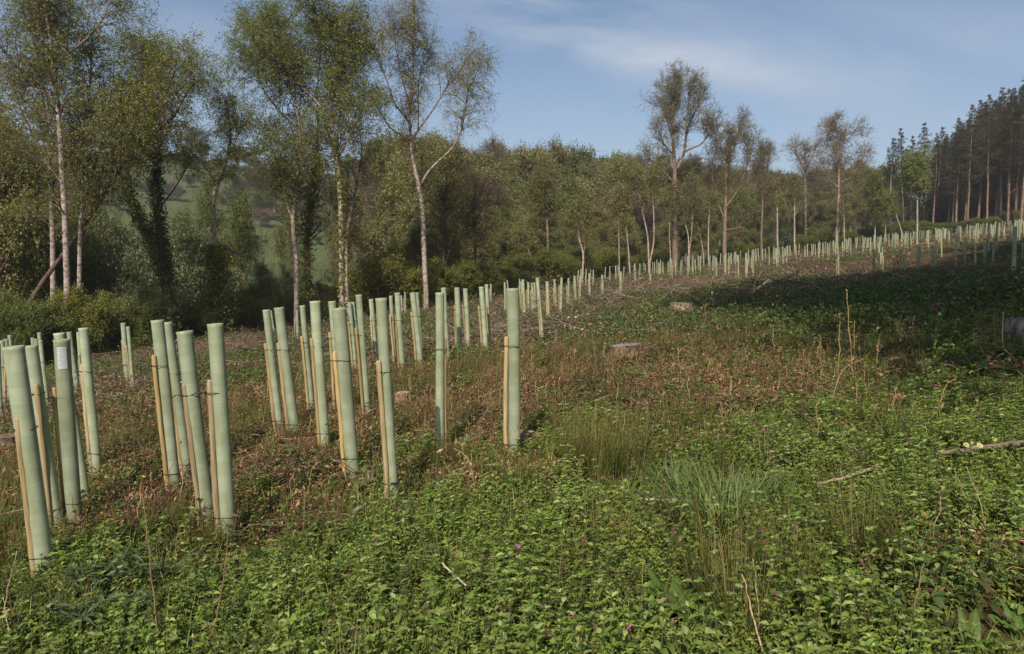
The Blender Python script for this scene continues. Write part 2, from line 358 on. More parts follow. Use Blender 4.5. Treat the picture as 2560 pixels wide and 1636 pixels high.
# ------------------------------------------------------------------ ground sheet
def ground():
    rr = np.concatenate([[0], np.geomspace(.4, 1100, 300)]); na = 540
    # finer bearings where the camera looks
    aa = np.concatenate([np.linspace(-50, 50, 400, endpoint=False), np.linspace(50, 310, 140, endpoint=False)]); aa = np.radians(aa)
    RR, AA = np.meshgrid(rr[1:], aa, indexing='ij'); X = RR * np.sin(AA); Y = RR * np.cos(AA)
    Z = height(X, Y)
    V = np.concatenate([[[0, 0, float(height(np.array(0.), np.array(0.)))]], np.stack([X, Y, Z], -1).reshape(-1, 3)])
    n = len(aa); idx = 1 + np.arange(len(rr[1:]) * n).reshape(-1, n); nx = np.roll(idx, -1, 1)
    q = np.stack([idx[:-1], nx[:-1], nx[1:], idx[1:]], -1).reshape(-1, 4); t3 = np.stack([np.zeros(n, int), nx[0], idx[0]], -1)
    x, y = V[:, 0], V[:, 1]; r = np.hypot(x, y); azd = np.degrees(np.arctan2(x, np.maximum(y, 1e-3)))
    beyond = sstep((r - edge_r(azd) - 14) / 18) * (y > 0)
    soil = np.array([.135, .083, .048]); green = np.array([.055, .072, .022]); field = np.array([.105, .135, .050]); scrub = np.array([.085, .085, .036])
    k = np.clip(.35 + 1.3 * fbm(x * .5, y * .5, 31), 0, 1)[:, None]
    c = soil * (1 - k * .6) + green * k * .6
    hill = np.clip(fbm(x * .018, y * .018, 41) * 2.2 + .35 + 2.0 * fbm(x * .11, y * .11, 43), 0, 1)[:, None]
    fc = field * (1 - hill * .6) + scrub * hill * .6
    c = c * (1 - beyond[:, None]) + fc * beyond[:, None]
    me = new_mesh('ground', V, [q, t3], c, [M['ground']])
    o = add_obj('ground', me); tag(o, 'rough cleared hillside sloping up to the right, with a grass hill across the valley', None, None, 'structure')
ground()
# ------------------------------------------------------------------ trees
def grow(p0, d0, L, n, wig=.12, trop=0.0, curve=0.0):
    """polylines from p0 along d0: (B,3),(B,3),(B,) -> (B,n,3)"""
    B = len(p0); P = np.empty((B, n, 3)); P[:, 0] = p0; d = nrm(d0); st = (L / (n - 1))[:, None]
    bend = rng.normal(size=(B, 3)) * curve
    for i in range(1, n):
        d = nrm(d + rng.normal(size=(B, 3)) * wig + bend / n + np.array([0, 0, trop]))
        P[:, i] = P[:, i - 1] + d * st
    return P
def sprout(P, Rr, m, t0, t1, ang, up=.0, tpow=1.0, side=None):
    """m children start points on polylines; returns start, dir, radius, parent t, parent index"""
    B, n, _ = P.shape; bi = np.repeat(np.arange(B), m) if np.isscalar(m) else np.repeat(np.arange(B), m); K = len(bi)
    t = t0 + (t1 - t0) * rng.uniform(0, 1, K) ** tpow; f = t * (n - 1); i = np.minimum(f.astype(int), n - 2); w = (f - i)[:, None]
    p = P[bi, i] * (1 - w) + P[bi, i + 1] * w; T = nrm(P[bi, i + 1] - P[bi, i]); r = Rr[bi, i] * (1 - w[:, 0]) + Rr[bi, i + 1] * w[:, 0]
    q = rng.normal(size=(K, 3))
    if side is not None: q = q * side
    q = nrm(q - T * (q * T).sum(1, keepdims=True)); a = np.radians(rng.normal(ang, 9, K))[:, None]
    d = T * np.cos(a) + q * np.sin(a) + np.array([0, 0, up])
    return p, nrm(d), r, t, bi
def taper(r0, n, end=.25): return r0[:, None] * np.linspace(1, end, n)[None]
def barkcol(Rr, pale, dark, r0=.02, r1=.10, k=6):
    w = np.clip((Rr - r0) / (r1 - r0), 0, 1)[..., None]; c = np.array(dark) * (1 - w) + np.array(pale) * w
    return np.repeat(c.reshape(-1, 3), k, 0)

def build_tree(mains, st, name='tree'):
    """mains: list of (pts(n,3), radii) in tree space (base at origin). Returns (trunk mesh, crown mesh)"""
    tr = Acc(); cr = Acc(); NP = 22
    P0 = []; R0 = []; W0 = []
    for k, (pts, rad) in enumerate(mains):
        p, r = resample(pts, rad, NP); p = p + np.cumsum(rng.normal(size=p.shape) * .012 * r[:, None] / .1, 0) * (1 if k else .6); P0.append(p); R0.append(r); W0.append(1)
    P0 = np.array(P0); R0 = np.array(R0)
    pale, dark = st.get('pale', (1, 1, 1)), st.get('dark', (.5, .42, .38))
    kk = st.get('sides', 10)
    V, f = tubes(P0, R0, kk); tr.add(V, f, barkcol(R0, pale, dark, .02, .07, kk))
    # level 1 branches
    Lm = np.linalg.norm(np.diff(P0, axis=1), axis=2).sum(1); n1 = np.maximum(2, (Lm * st.get('n1', 5)).astype(int))
    t0s = st.get('t0', .35)
    ps, ds, rs, ts, bs = [], [], [], [], []
    for b in range(len(P0)):
        a = sprout(P0[b:b + 1], R0[b:b + 1], int(n1[b]), t0s if b == 0 else st.get('t0b', .2), 1.0, st.get('ang1', 50), st.get('up1', .15), .85)
        ps.append(a[0]); ds.append(a[1]); rs.append(a[2]); ts.append(a[3]); bs.append(np.full(n1[b], b))
    p, d, r, t, b = map(np.concatenate, (ps, ds, rs, ts, bs))
    L1 = st.get('l1', 2.4) * (1 - .55 * t) * rng.uniform(.5, 1.25, len(p)) * np.where(b == 0, st.get('main_k', 1.0), 1.0)
    P1 = grow(p, d, L1, 8, .14, st.get('trop1', .02), .5); R1 = taper(np.minimum(r * .6, .012 + .011 * L1), 8, .2)
    V, f = tubes(P1, R1, 5, False); tr.add(V, f, barkcol(R1, pale, dark, .02, .07, 5))
    # level 2
    n2 = st.get('n2', 7); p, d, r, t, b = sprout(P1, R1, n2, .15, 1, st.get('ang2', 45), st.get('up2', .05))
    L2 = L1[b] * (.62 - .25 * t) * rng.uniform(.5, 1.3, len(p)) * st.get('l2', 1.0)
    P2 = grow(p, d, L2, 6, .18, st.get('trop2', -.02), .5); R2 = taper(np.minimum(r * .6, .004 + .008 * L2), 6, .35)
    V, f = tubes(P2, R2, 3, False); tr.add(V, f, barkcol(R2, pale, dark, .02, .07, 3))
    # level 3 twigs
    n3 = st.get('n3', 5); p, d, r, t, b = sprout(P2, R2, n3, .2, 1, 40, 0)
    L3 = st.get('l3', .55) * rng.uniform(.5, 1.4, len(p))
    P3 = grow(p, d, L3, 5, .22, st.get('trop3', -.12), .3); R3 = taper(np.full(len(p), st.get('r3', .005)), 5, .5)
    if st.get('twigs', True):
        V, f = tubes(P3, R3, 3, False); tr.add(V, f, np.broadcast_to(np.array(st.get('twigcol', (.35, .27, .24))), (len(V), 3)))
    # leaves
    nl = st.get('nl', 7)
    if nl > 0:
        K = len(P3) * nl; bi = np.repeat(np.arange(len(P3)), nl); tt = rng.uniform(.1, 1, K) * 4; i = np.minimum(tt.astype(int), 3); w = (tt - i)[:, None]
        c = P3[bi, i] * (1 - w) + P3[bi, i + 1] * w + rng.normal(size=(K, 3)) * st.get('jit', .05)
        V, f, cc = leaf_quads(c, st.get('leaf', .07), 1.35, .2, pal(st['cols'], K, st.get('colw'), .14, .06)); cr.add(V, f, cc)
    return tr, cr
def tree_object(name, mains, st, loc, bark='birch', crown_name='crown', **kw):
    tr, cr = build_tree(mains, st)
    root = empty(name, loc, **kw)
    add_obj('trunk', tr.mesh('trunk', [M[bark]]), root)
    if cr.n: add_obj(crown_name, cr.mesh('crown', [M['leaf']], False), root)
    return root
def px_main(pxs, D, rad, dy=0.0, origin=None, base_sink=.4, bow=0.0):
    """pixel polyline at depth D -> points relative to origin"""
    pxs = np.asarray(pxs, float); n = len(pxs); Y = np.full(n, float(D)); s = np.linspace(0, 1, n); Y = Y + dy * s + bow * np.sin(s * 3.14)
    P = at(pxs[:, 0], pxs[:, 1], Y)
    if origin is not None: P = P - origin
    return P, np.linspace(rad[0], rad[1], n)
BIRCH_FRESH = [(.205, .25, .042), (.25, .285, .06), (.16, .20, .036), (.28, .30, .08)]
BIRCH_OLIVE = [(.235, .245, .065), (.27, .27, .09), (.185, .205, .055), (.29, .265, .11)]
OLIVE_BROWN = [(.22, .185, .075), (.25, .21, .095), (.18, .17, .065), (.22, .215, .075)]
DARKG = [(.09, .115, .034), (.11, .14, .04), (.13, .17, .045), (.075, .095, .03)]
YELG = [(.19, .20, .03), (.24, .235, .045), (.14, .165, .03)]
MIDG = [(.165, .205, .045), (.20, .24, .056), (.135, .17, .042), (.22, .26, .066)]
GREY_TWIG = [(.24, .21, .165), (.29, .255, .20), (.19, .165, .125), (.24, .235, .145)]

def ivy_part(parent, P, Rr, dens, size, cols, spread):
    n = len(P); K = int(dens); f = rng.uniform(0, n - 1.001, K); i = f.astype(int); w = (f - i)[:, None]
    c = P[i] * (1 - w) + P[i + 1] * w; T = nrm(P[i + 1] - P[i]); q = rng.normal(size=(K, 3)); q = nrm(q - T * (q * T).sum(1, keepdims=True))
    lump = .6 + .8 * np.abs(np.sin(f * 1.7 + 1)) * rng.uniform(.5, 1.4, K)
    c = c + q * (Rr[i] + spread * rng.uniform(0, 1, K) ** 1.5 * lump)[:, None]
    V, fc, cc = leaf_quads(c, size, 1.1, .2, pal(cols, K, None, .3)); a = Acc(); a.add(V, fc, cc)
    o = add_obj('ivy', a.mesh('ivy', [M['leaf']], False), parent); return o

def hero(D, mains_px, st, label, cat='tree', name='birch_tree', bark='birch', ivy=None, group='tall thin trees along the edge of the clearing'):
    """mains_px: list of (pixels, (r0,r1), dy, bow); the first one is the trunk"""
    b = mains_px[0][0][0]; x0 = ray(b[0], b[1])[0] * D; z0 = float(height(np.array(x0), np.array(D)))
    org = np.array([x0, D, z0 - .15])
    ms = []
    for k, m in enumerate(mains_px):
        pxs, rad = m[0], (m[1][0] * .74, m[1][1] * .9); dy = m[2] if len(m) > 2 else 0; bow = m[3] if len(m) > 3 else 0
        P, r = px_main(pxs, D, rad, dy, org, bow=bow)
        if k == 0: P = np.concatenate([[[0, 0, 0]], P]) if P[0, 2] > .25 else P; r = np.concatenate([[rad[0] * 1.25], r]) if len(r) < len(P) else r
        ms.append((P, r))
    root = tree_object(name, ms, st, tuple(org), bark, label=label, cat=cat, group=group)
    for iv in (ivy or []):
        k, a0, a1, dens, size, cols, spread = iv; P, r = resample(ms[k][0], ms[k][1], 40); i0, i1 = int(a0 * 39), int(a1 * 39) + 1
        ivy_part(root, P[i0:i1], r[i0:i1], dens, size, cols, spread)
    return root
def S(**k): return k
birch_st = dict(n1=4.0, l1=2.3, n2=5, n3=4, l3=.75, trop3=-.20, trop2=-.04, trop1=.02, nl=9, leaf=.062, cols=BIRCH_OLIVE + BIRCH_FRESH[:2], twigcol=(.30, .26, .18), pale=(1, 1, 1), dark=(.42, .34, .30), t0=.42, up1=.25, ang1=48)

def heroes():
    b = birch_st
    hero(24, [([(168, 860), (168, 682), (165, 533), (154, 346), (146, 240), (140, 149), (122, 53), (112, -20), (100, -110)], (.15, .03)),
              ([(140, 154), (213, 101), (256, 48), (280, -10), (300, -60)], (.06, .02), 1), ([(152, 266), (80, 208), (16, 138), (-30, 60)], (.06, .02), -1),
              ([(140, 150), (107, 53), (85, 0), (60, -60)], (.05, .02), .8), ([(160, 342), (224, 320), (277, 318), (310, 330)], (.035, .012), -1),
              ([(163, 470), (110, 400), (60, 380), (0, 350)], (.04, .015), 1)],
         {**b, 'l1': 1.9, 'n1': 5, 't0': .32, 'nl': 9, 'cols': BIRCH_FRESH + BIRCH_OLIVE}, 'tall birch with pinkish white trunk and airy crown, nearest tree at the left')
    hero(27, [([(133, 840), (130, 533), (124, 426), (118, 330), (100, 250), (92, 120), (80, 40), (60, -40)], (.14, .03)), ([(124, 420), (80, 330), (40, 250), (20, 150)], (.05, .02), 1),
              ([(118, 330), (150, 230), (170, 120), (175, 20)], (.05, .02), -1)],
         {**b, 'cols': MIDG, 'l1': 2.2}, 'second birch with broken white bark, close behind the nearest birch at the left')
    hero(26, [([(196, 850), (200, 575), (205, 480), (205, 340), (225, 240), (228, 120)], (.12, .03)), ([(200, 560), (230, 430), (262, 330), (280, 220)], (.06, .02), 1), ([(203, 480), (170, 400), (176, 290)], (.05, .02), -1)],
         {**b, 'l1': 2.0}, 'many stemmed birch with short forks, just right of the nearest birch')
    hero(25, [([(20, 860), (43, 815), (96, 719), (160, 639), (229, 538), (282, 464), (309, 405), (394, 330), (442, 288)], (.15, .03), 1, 1),
              ([(309, 405), (330, 330), (345, 230), (352, 140)], (.05, .015), 1), ([(394, 330), (440, 230), (470, 160)], (.04, .012), 1), ([(282, 464), (300, 380), (305, 300), (330, 220)], (.05, .015), -1)],
         {**b, 'l1': 2.1, 't0': .5, 'pale': (.32, .26, .22), 'dark': (.25, .2, .17), 'cols': BIRCH_FRESH}, 'dark curved tree leaning right across the birches at the left', name='leaning_tree')
    hero(30, [([(428, 800), (426, 735), (384, 613), (341, 533), (314, 469), (320, 416), (330, 330), (352, 220), (372, 120)], (.20, .03)),
              ([(420, 715), (410, 639), (397, 559), (389, 480), (391, 400), (384, 300), (373, 176), (368, 110)], (.17, .03), 1),
              ([(400, 520), (437, 473), (469, 416), (480, 360)], (.05, .015), -1), ([(389, 400), (430, 300), (480, 215), (505, 200)], (.05, .015), 1), ([(384, 310), (430, 200), (445, 140)], (.05, .015), -1)],
         {**b, 'l1': 2.3, 'n1': 5, 't0': .52, 't0b': .45, 'nl': 11, 'cols': MIDG + BIRCH_FRESH, 'pale': (.4, .33, .28), 'dark': (.3, .24, .2)}, 'forked tree with two dark ivy clad stems in a V and drooping crown', name='forked_tree',
         ivy=[(0, 0, .6, 5200, .10, DARKG, .26), (1, 0, .62, 5200, .10, DARKG, .24)])
    hero(32, [([(549, 800), (546, 762), (538, 587), (533, 480), (554, 442), (573, 394), (581, 341), (572, 293), (566, 250)], (.17, .035)),
              ([(538, 470), (524, 430), (538, 412)], (.06, .03), -.3), ([(575, 380), (600, 330), (604, 280)], (.03, .01), .5), ([(535, 600), (600, 640), (640, 600)], (.06, .02), 1), ([(538, 640), (500, 600), (470, 610)], (.04, .015), -1)],
         {**b, 'l1': 1.0, 'n1': 5, 'n2': 5, 't0': .62, 't0b': .4, 'nl': 6, 'cols': BIRCH_FRESH}, 'broken topped birch with crooked white stem above a thick column of ivy', ivy=[(0, 0, .42, 9000, .11, MIDG + DARKG, .48)])
    hero(33, [([(741, 800), (740, 762), (741, 639), (728, 559), (736, 480), (749, 373), (752, 298), (728, 234), (712, 186), (700, 120), (672, 60)], (.17, .03)),
              ([(735, 560), (701, 464), (696, 421), (680, 380)], (.09, .02), -1), ([(752, 330), (700, 280), (660, 230), (640, 160), (630, 80)], (.06, .015), 1), ([(750, 300), (790, 230), (800, 150), (790, 60)], (.06, .015), -1),
              ([(740, 400), (690, 350), (660, 330)], (.05, .015), 1)],
         {**b, 'l1': 2.6, 'n1': 6, 'nl': 13, 't0': .40, 'leaf': .066, 'cols': BIRCH_FRESH + MIDG}, 'birch with grey kinked trunk and dense hanging green crown, left of the ivy speckled birch')
    hero(35, [([(765, 800), (765, 746), (765, 586), (776, 506), (790, 420), (795, 330), (790, 240)], (.22, .04)), ([(768, 600), (820, 540), (850, 500)], (.06, .02), -1), ([(780, 480), (740, 400), (735, 340)], (.06, .02), 1), ([(765, 690), (800, 740)], (.12, .10), .4)],
         {**b, 'l1': 2.3, 'cols': OLIVE_BROWN + MIDG, 't0': .3, 'nl': 5, 'pale': (.5, .38, .3)}, 'brown trunked tree wrapped in yellow green ivy between two tall birches', name='ivy_tree', bark='bark',
         ivy=[(0, .05, .8, 4200, .10, YELG + MIDG, .30)])
    hero(32, [([(858, 800), (856, 757), (853, 613), (856, 480), (842, 400), (837, 341), (826, 298), (829, 229), (850, 170), (872, 115), (880, 50)], (.19, .03)),
              ([(826, 300), (790, 250), (750, 215), (720, 150), (700, 60)], (.08, .015), 1), ([(829, 229), (815, 150), (800, 60), (780, 0), (770, -20)], (.07, .015), -1), ([(842, 350), (861, 213), (866, 120)], (.05, .015), 1.5),
              ([(845, 400), (880, 330), (905, 290), (915, 230)], (.06, .015), -1), ([(822, 310), (800, 345), (797, 370)], (.05, .015), .5), ([(760, 215), (700, 190), (660, 130), (640, 110)], (.04, .012), 1)],
         {**b, 'l1': 2.7, 'n1': 6, 'nl': 13, 't0': .5, 'leaf': .066, 'cols': BIRCH_FRESH + MIDG}, 'tall birch with white trunk speckled by yellow green ivy and a full crown', ivy=[(0, .05, .62, 2100, .10, YELG, .10)])
    hero(33.5, [([(872, 800), (868, 757), (866, 640), (872, 560)], (.14, .08)), ([(872, 560), (890, 470), (905, 400), (900, 330)], (.07, .015), 1)],
         {**b, 'l1': 2.2, 'nl': 6, 't0': .6, 'cols': OLIVE_BROWN + BIRCH_OLIVE}, 'slimmer twin birch stem touching the right side of the ivy speckled birch')
    hero(36, [([(1068, 790), (1066, 735), (1058, 586), (1053, 480), (1034, 416), (1026, 346), (1021, 298), (1029, 229), (1034, 133), (1037, 27), (1035, -10)], (.20, .02)),
              ([(1055, 464), (1058, 442), (1090, 405), (1133, 368), (1160, 298), (1165, 261), (1165, 229), (1186, 197), (1202, 160)], (.11, .015), -1.5), ([(1028, 350), (1058, 309), (1096, 256), (1112, 224), (1160, 165), (1176, 117)], (.08, .012), 1.5),
              ([(1021, 304), (984, 256), (962, 187), (930, 117), (909, 69)], (.07, .012), 1), ([(1026, 352), (973, 320), (941, 266), (925, 240)], (.06, .012), -1), ([(1024, 260), (1000, 180), (985, 90), (980, 30)], (.05, .012), -1.5),
              ([(1045, 330), (1046, 200), (1070, 110)], (.05, .012), 2), ([(1165, 290), (1180, 280), (1190, 265)], (.03, .01), .3)],
         {**b, 'l1': 1.9, 'n1': 4.5, 'n2': 5, 'n3': 4, 'nl': 6, 'leaf': .062, 't0': .5, 't0b': .42, 'cols': BIRCH_OLIVE, 'r3': .005, 'twigcol': (.36, .33, .27)}, 'tall sparse birch with white trunk and one big limb reaching right')
    hero(42, [([(1108, 780), (1104, 693), (1111, 586), (1108, 520), (1112, 470)], (.14, .05)), ([(1111, 570), (1080, 500), (1065, 450)], (.06, .015), 1), ([(1110, 560), (1140, 500), (1160, 455)], (.06, .015), -1), ([(1104, 690), (1130, 610), (1150, 560)], (.08, .02), .5)],
         {**b, 'l1': 2.6, 'n1': 7, 't0': .3, 'nl': 7, 'trop3': 0, 'pale': (.8, .7, .6), 'dark': (.4, .34, .3), 'cols': YELG + OLIVE_BROWN}, 'low spreading oak with yellow green leaves right of the sparse birch', name='oak_tree', bark='bark')
    hero(46, [([(1193, 770), (1191, 693), (1186, 586), (1183, 506), (1190, 460)], (.18, .05)), ([(1185, 560), (1215, 500), (1225, 470)], (.06, .015), 1), ([(1184, 520), (1160, 480)], (.05, .015), 0)],
         {**b, 'l1': 2.6, 'n1': 8, 't0': .45, 'nl': 2, 'trop3': .05, 'leaf': .06, 'r3': .009, 'twigcol': (.56, .49, .44), 'pale': (.45, .38, .34), 'dark': (.5, .42, .38), 'cols': GREY_TWIG}, 'bare tree with pinkish grey twigs and dark trunk behind the right birch limb', name='bare_tree', bark='bark')
    ob = dict(b, n1=3.6, l1=3.3, n2=7, n3=5, l3=.65, trop3=.04, trop2=.05, trop1=.06, leaf=.085, cols=[(.38, .36, .19), (.34, .35, .18), (.28, .27, .13)], pale=(1.0, .88, .78), dark=(.75, .64, .52), ang1=32, up1=.5, r3=.009, twigcol=(.66, .62, .52))
    hero(66, [([(1688, 690), (1687, 643), (1686, 539), (1689, 465), (1687, 409), (1684, 357), (1676, 291), (1687, 243), (1698, 194)], (.42, .04)),
              ([(1693, 424), (1710, 380), (1713, 335), (1736, 280), (1750, 240)], (.22, .03), 2), ([(1710, 380), (1754, 361), (1772, 335), (1785, 300)], (.14, .025), -1.5), ([(1686, 391), (1658, 357), (1650, 328)], (.12, .025), -1.5),
              ([(1686, 457), (1661, 431), (1636, 409), (1619, 396)], (.12, .04), -1), ([(1619, 397), (1650, 395), (1672, 392)], (.06, .03), 0), ([(1683, 350), (1660, 280), (1655, 225)], (.12, .02), 2), ([(1713, 335), (1720, 270), (1722, 220)], (.12, .02), -2),
              ([(1690, 510), (1700, 500), (1712, 490)], (.08, .04), -.5)],
         {**ob, 'nl': 3, 't0': .62, 't0b': .35, 'main_k': .9}, 'tallest oak standing alone among the tubes with a stout trunk and forked crown', name='oak_tree', bark='bark')
    hero(70, [([(1812, 680), (1811, 631), (1813, 557), (1815, 490), (1816, 428), (1821, 372), (1822, 330)], (.34, .05)), ([(1812, 552), (1791, 494), (1780, 439), (1785, 390)], (.12, .02), 1.5), ([(1814, 520), (1850, 470), (1870, 400), (1868, 350)], (.12, .02), -1.5),
              ([(1818, 430), (1790, 370), (1785, 320)], (.12, .02), -1), ([(1820, 400), (1845, 350), (1850, 310)], (.12, .02), 1), ([(1812, 575), (1840, 570), (1862, 567)], (.10, .03), -1)],
         {**ob, 'nl': 3, 't0': .5, 't0b': .3, 'l1': 3.3, 'cols': BIRCH_OLIVE + OLIVE_BROWN}, 'round crowned oak in olive leaf, right of the tallest oak', name='oak_tree', bark='bark')
    hero(82, [([(1905, 660), (1903, 600), (1906, 500), (1900, 430), (1905, 370)], (.2, .04)), ([(1903, 480), (1920, 410), (1925, 370)], (.1, .02), 1), ([(1901, 470), (1885, 420)], (.1, .02), 1)],
         {**ob, 'nl': 3, 't0': .5, 'l1': 2.2}, 'thin grey oak half hidden behind the round crowned oak', name='oak_tree', bark='bark')
    pb = dict(b, n1=4, l1=3.0, n2=6, n3=4, l3=.9, trop3=-.02, leaf=.11, nl=3, pale=(1.1, 1, .95), dark=(.75, .62, .56), r3=.013, twigcol=(.66, .60, .53))
    hero(88, [([(2090, 660), (2093, 605), (2098, 513), (2101, 456), (2099, 400), (2098, 345), (2090, 299)], (.30, .03)), ([(2101, 471), (2080, 455), (2060, 440), (2048, 410)], (.10, .02), 1), ([(2101, 456), (2125, 445), (2151, 406), (2163, 379)], (.10, .02), -1),
              ([(2096, 400), (2075, 350), (2065, 320)], (.09, .02), 2), ([(2098, 360), (2125, 330), (2145, 330)], (.09, .02), -2)],
         {**pb, 't0': .45, 'cols': BIRCH_OLIVE + GREY_TWIG}, 'tall pale aspen with a long clean trunk and thin pinkish crown against the sky', name='aspen_tree')
    hero(96, [([(2016, 640), (2014, 475), (2013, 405), (2010, 370)], (.25, .05)), ([(2014, 430), (1990, 385), (1985, 360)], (.12, .02), 1), ([(2014, 420), (2035, 380), (2040, 355)], (.12, .02), -1)],
         {**pb, 't0': .4, 'nl': 1, 'cols': GREY_TWIG}, 'bare grey tree with upright twigs, left of the tall pale aspen', name='bare_tree')
    sb = dict(b, n1=3.0, l1=1.9, n2=5, n3=4, l3=.6, leaf=.10, nl=5, pale=(1.15, 1.1, 1.05), dark=(.6, .5, .45), t0=.6, r3=.008)
    D = 62
    small = [
      (58, [([(1457, 730), (1456, 691), (1459, 631), (1447, 602), (1443, 539), (1441, 500)], (.13, .05)), ([(1459, 640), (1462, 610), (1458, 590)], (.05, .02), 1), ([(1444, 560), (1430, 545), (1420, 535)], (.04, .015), 0)], 'small birch with a kinked white stem at the near edge of the wood'),
      (58, [([(1372, 730), (1369, 683), (1369, 583), (1366, 540), (1362, 500), (1364, 440)], (.22, .06)), ([(1367, 540), (1350, 510), (1340, 480)], (.06, .02), 1)], 'dark stemmed birch with olive crown, left of the kinked birch'),
      (56, [([(1345, 730), (1343, 694), (1325, 640), (1317, 617), (1306, 580)], (.10, .04))], 'leaning yellowish birch pole at the foot of the wood, right one of a crossed pair'),
      (56, [([(1335, 730), (1332, 694), (1318, 655), (1308, 630), (1296, 600)], (.09, .03))], 'leaning yellowish birch pole at the foot of the wood, left one of a crossed pair'),
      (60, [([(1623, 700), (1622, 657), (1621, 594), (1606, 528), (1598, 476), (1580, 424)], (.12, .03)), ([(1600, 500), (1580, 450), (1548, 430)], (.04, .015), 0)], 'slim white birch curving left beside the tallest oak'),
      (60.5, [([(1625, 700), (1623, 654), (1634, 613), (1634, 539), (1630, 483), (1630, 439), (1639, 420)], (.11, .03))], 'slim white birch with a hooked top sharing its foot with the curved birch'),
      (61, [([(1576, 710), (1574, 665), (1569, 594), (1558, 520), (1550, 490)], (.11, .03))], 'straight grey white birch left of the curved pair'),
      (61, [([(1549, 710), (1548, 668), (1547, 557), (1545, 500)], (.10, .03))], 'thin brown birch stem furthest left of the oak group'),
      (66, [([(1724, 690), (1722, 631), (1722, 590), (1708, 540), (1702, 513), (1707, 480)], (.11, .03))], 'white birch with a bent stem right behind the tallest oak'),
      (67, [([(1722, 690), (1723, 630), (1729, 587), (1734, 483), (1731, 440)], (.11, .03))], 'upright white birch crossing the bent one right of the tallest oak'),
      (69, [([(1772, 680), (1771, 624), (1771, 557), (1774, 520), (1772, 491)], (.12, .03))], 'white birch with wavy stem midway between the two big oaks'),
      (70, [([(1760, 680), (1758, 631), (1750, 590), (1743, 557), (1738, 500)], (.09, .03))], 'thin grey birch leaning left midway between the two big oaks'),
      (64, [([(1676, 690), (1677, 640), (1673, 590), (1676, 520), (1684, 470)], (.09, .03))], 'thin white birch hugging the left side of the tallest oak'),
      (84, [([(1987, 650), (1986, 590), (1986, 475), (1990, 440)], (.16, .04)), ([(1987, 540), (2000, 510), (2006, 490)], (.06, .02), 0)], 'pale forked birch standing left of the tall pale aspen'),
      (82, [([(1946, 650), (1944, 590), (1943, 490), (1935, 460)], (.16, .04))], 'grey birch with a straight stem in front of the round wood edge'),
      (86, [([(2112, 650), (2111, 609), (2109, 529), (2107, 500)], (.12, .04))], 'short pale stem standing right beside the tall pale aspen'),
      (98, [([(2293, 630), (2293, 586), (2293, 475), (2290, 440), (2274, 414)], (.20, .05)), ([(2292, 460), (2293, 430), (2291, 398)], (.08, .03), 0)], 'white birch with a small domed green crown before the conifers'),
      (98, [([(2262, 640), (2259, 594), (2243, 544), (2228, 500), (2222, 483)], (.14, .04))], 'white birch leaning left in front of the conifer edge'),
      (98, [([(2190, 640), (2188, 600), (2190, 500), (2186, 450)], (.16, .04))], 'light brown birch among low green trees left of the conifers'),
      (97, [([(2215, 640), (2212, 610), (2215, 560), (2205, 510)], (.13, .04))], 'crooked brown birch left of the leaning white birch'),
    ]
    for i, (D, ms, lab) in enumerate(small):
        far = D > 80
        st = dict(sb); 
        if i in (1,): st.update(n1=6, l1=2.8, nl=8, cols=MIDG + OLIVE_BROWN, pale=(.5, .42, .36))
        elif i in (16,): st.update(n1=8, l1=3.6, nl=10, cols=MIDG, leaf=.16)
        elif i in (18, 19): st.update(n1=6, l1=3, nl=7, cols=YELG + MIDG, leaf=.15)
        else: st.update(cols=BIRCH_OLIVE)
        if i in (2, 3): st.update(pale=(.85, .72, .40))
        hero(D, ms, st, lab, group='slim pale trees at the edge of the wood', name='birch_tree')
heroes()
# ------------------------------------------------------------------ the wood: prototypes, then copies with their own place, size and turn
def generic_mains(H, nlimb, spread, r0, forkat=.4, up=.9):
    m = [(np.array([[0, 0, 0], [rng.normal() * .15, rng.normal() * .15, H * .3], [rng.normal() * .4, rng.normal() * .4, H * .6], [rng.normal() * .6, rng.normal() * .6, H * .95]]), np.array([r0, r0 * .75, r0 * .45, .03]))]
    for k in range(nlimb):
        t = forkat + (0.85 - forkat) * k / max(1, nlimb - 1); a = k * 2.4 + rng.uniform(-.4, .4); z = H * t; L = spread * (1.15 - .7 * (t - forkat)) * rng.uniform(.8, 1.15)
        d = np.array([math.cos(a), math.sin(a), 0]); p = np.array([rng.normal() * .1, rng.normal() * .1, z])
        m.append((np.array([p, p + d * L * .35 + [0, 0, L * .3 * up], p + d * L * .75 + [0, 0, L * .75 * up], p + d * L + [0, 0, L * 1.15 * up]]), np.array([r0 * .4, r0 * .28, r0 * .15, .02])))
    return m
PROTO = {}
def proto(key, name, H, nlimb, spread, r0, st, bark='bark', forkat=.35):
    tr, cr = build_tree(generic_mains(H, nlimb, spread, r0, forkat), st)
    V = np.concatenate(tr.V + (cr.V if cr.n else []))
    PROTO[key] = (name, tr.mesh('trunk', [M[bark]]), cr.mesh('crown', [M['leaf']], False) if cr.n else None, float(np.percentile(V[:, 2], 99.7)))
wb = dict(n1=4.5, l1=2.6, n2=6, n3=4, l3=.9, trop3=0, trop2=.02, trop1=.05, nl=13, leaf=.155, jit=.14, pale=(.9, .8, .7), dark=(.45, .37, .32), t0=.25, t0b=.2, ang1=50, up1=.25, sides=7, r3=.012, twigcol=(.36, .29, .25))
proto('oak_a', 'oak_tree', 13, 7, 4.2, .28, {**wb, 'cols': OLIVE_BROWN + MIDG})
proto('oak_b', 'oak_tree', 13, 8, 4.6, .30, {**wb, 'cols': BIRCH_OLIVE + OLIVE_BROWN})
proto('oak_c', 'oak_tree', 12, 7, 4.6, .28, {**wb, 'cols': [(.14, .105, .038), (.115, .09, .035), (.12, .11, .035)], })
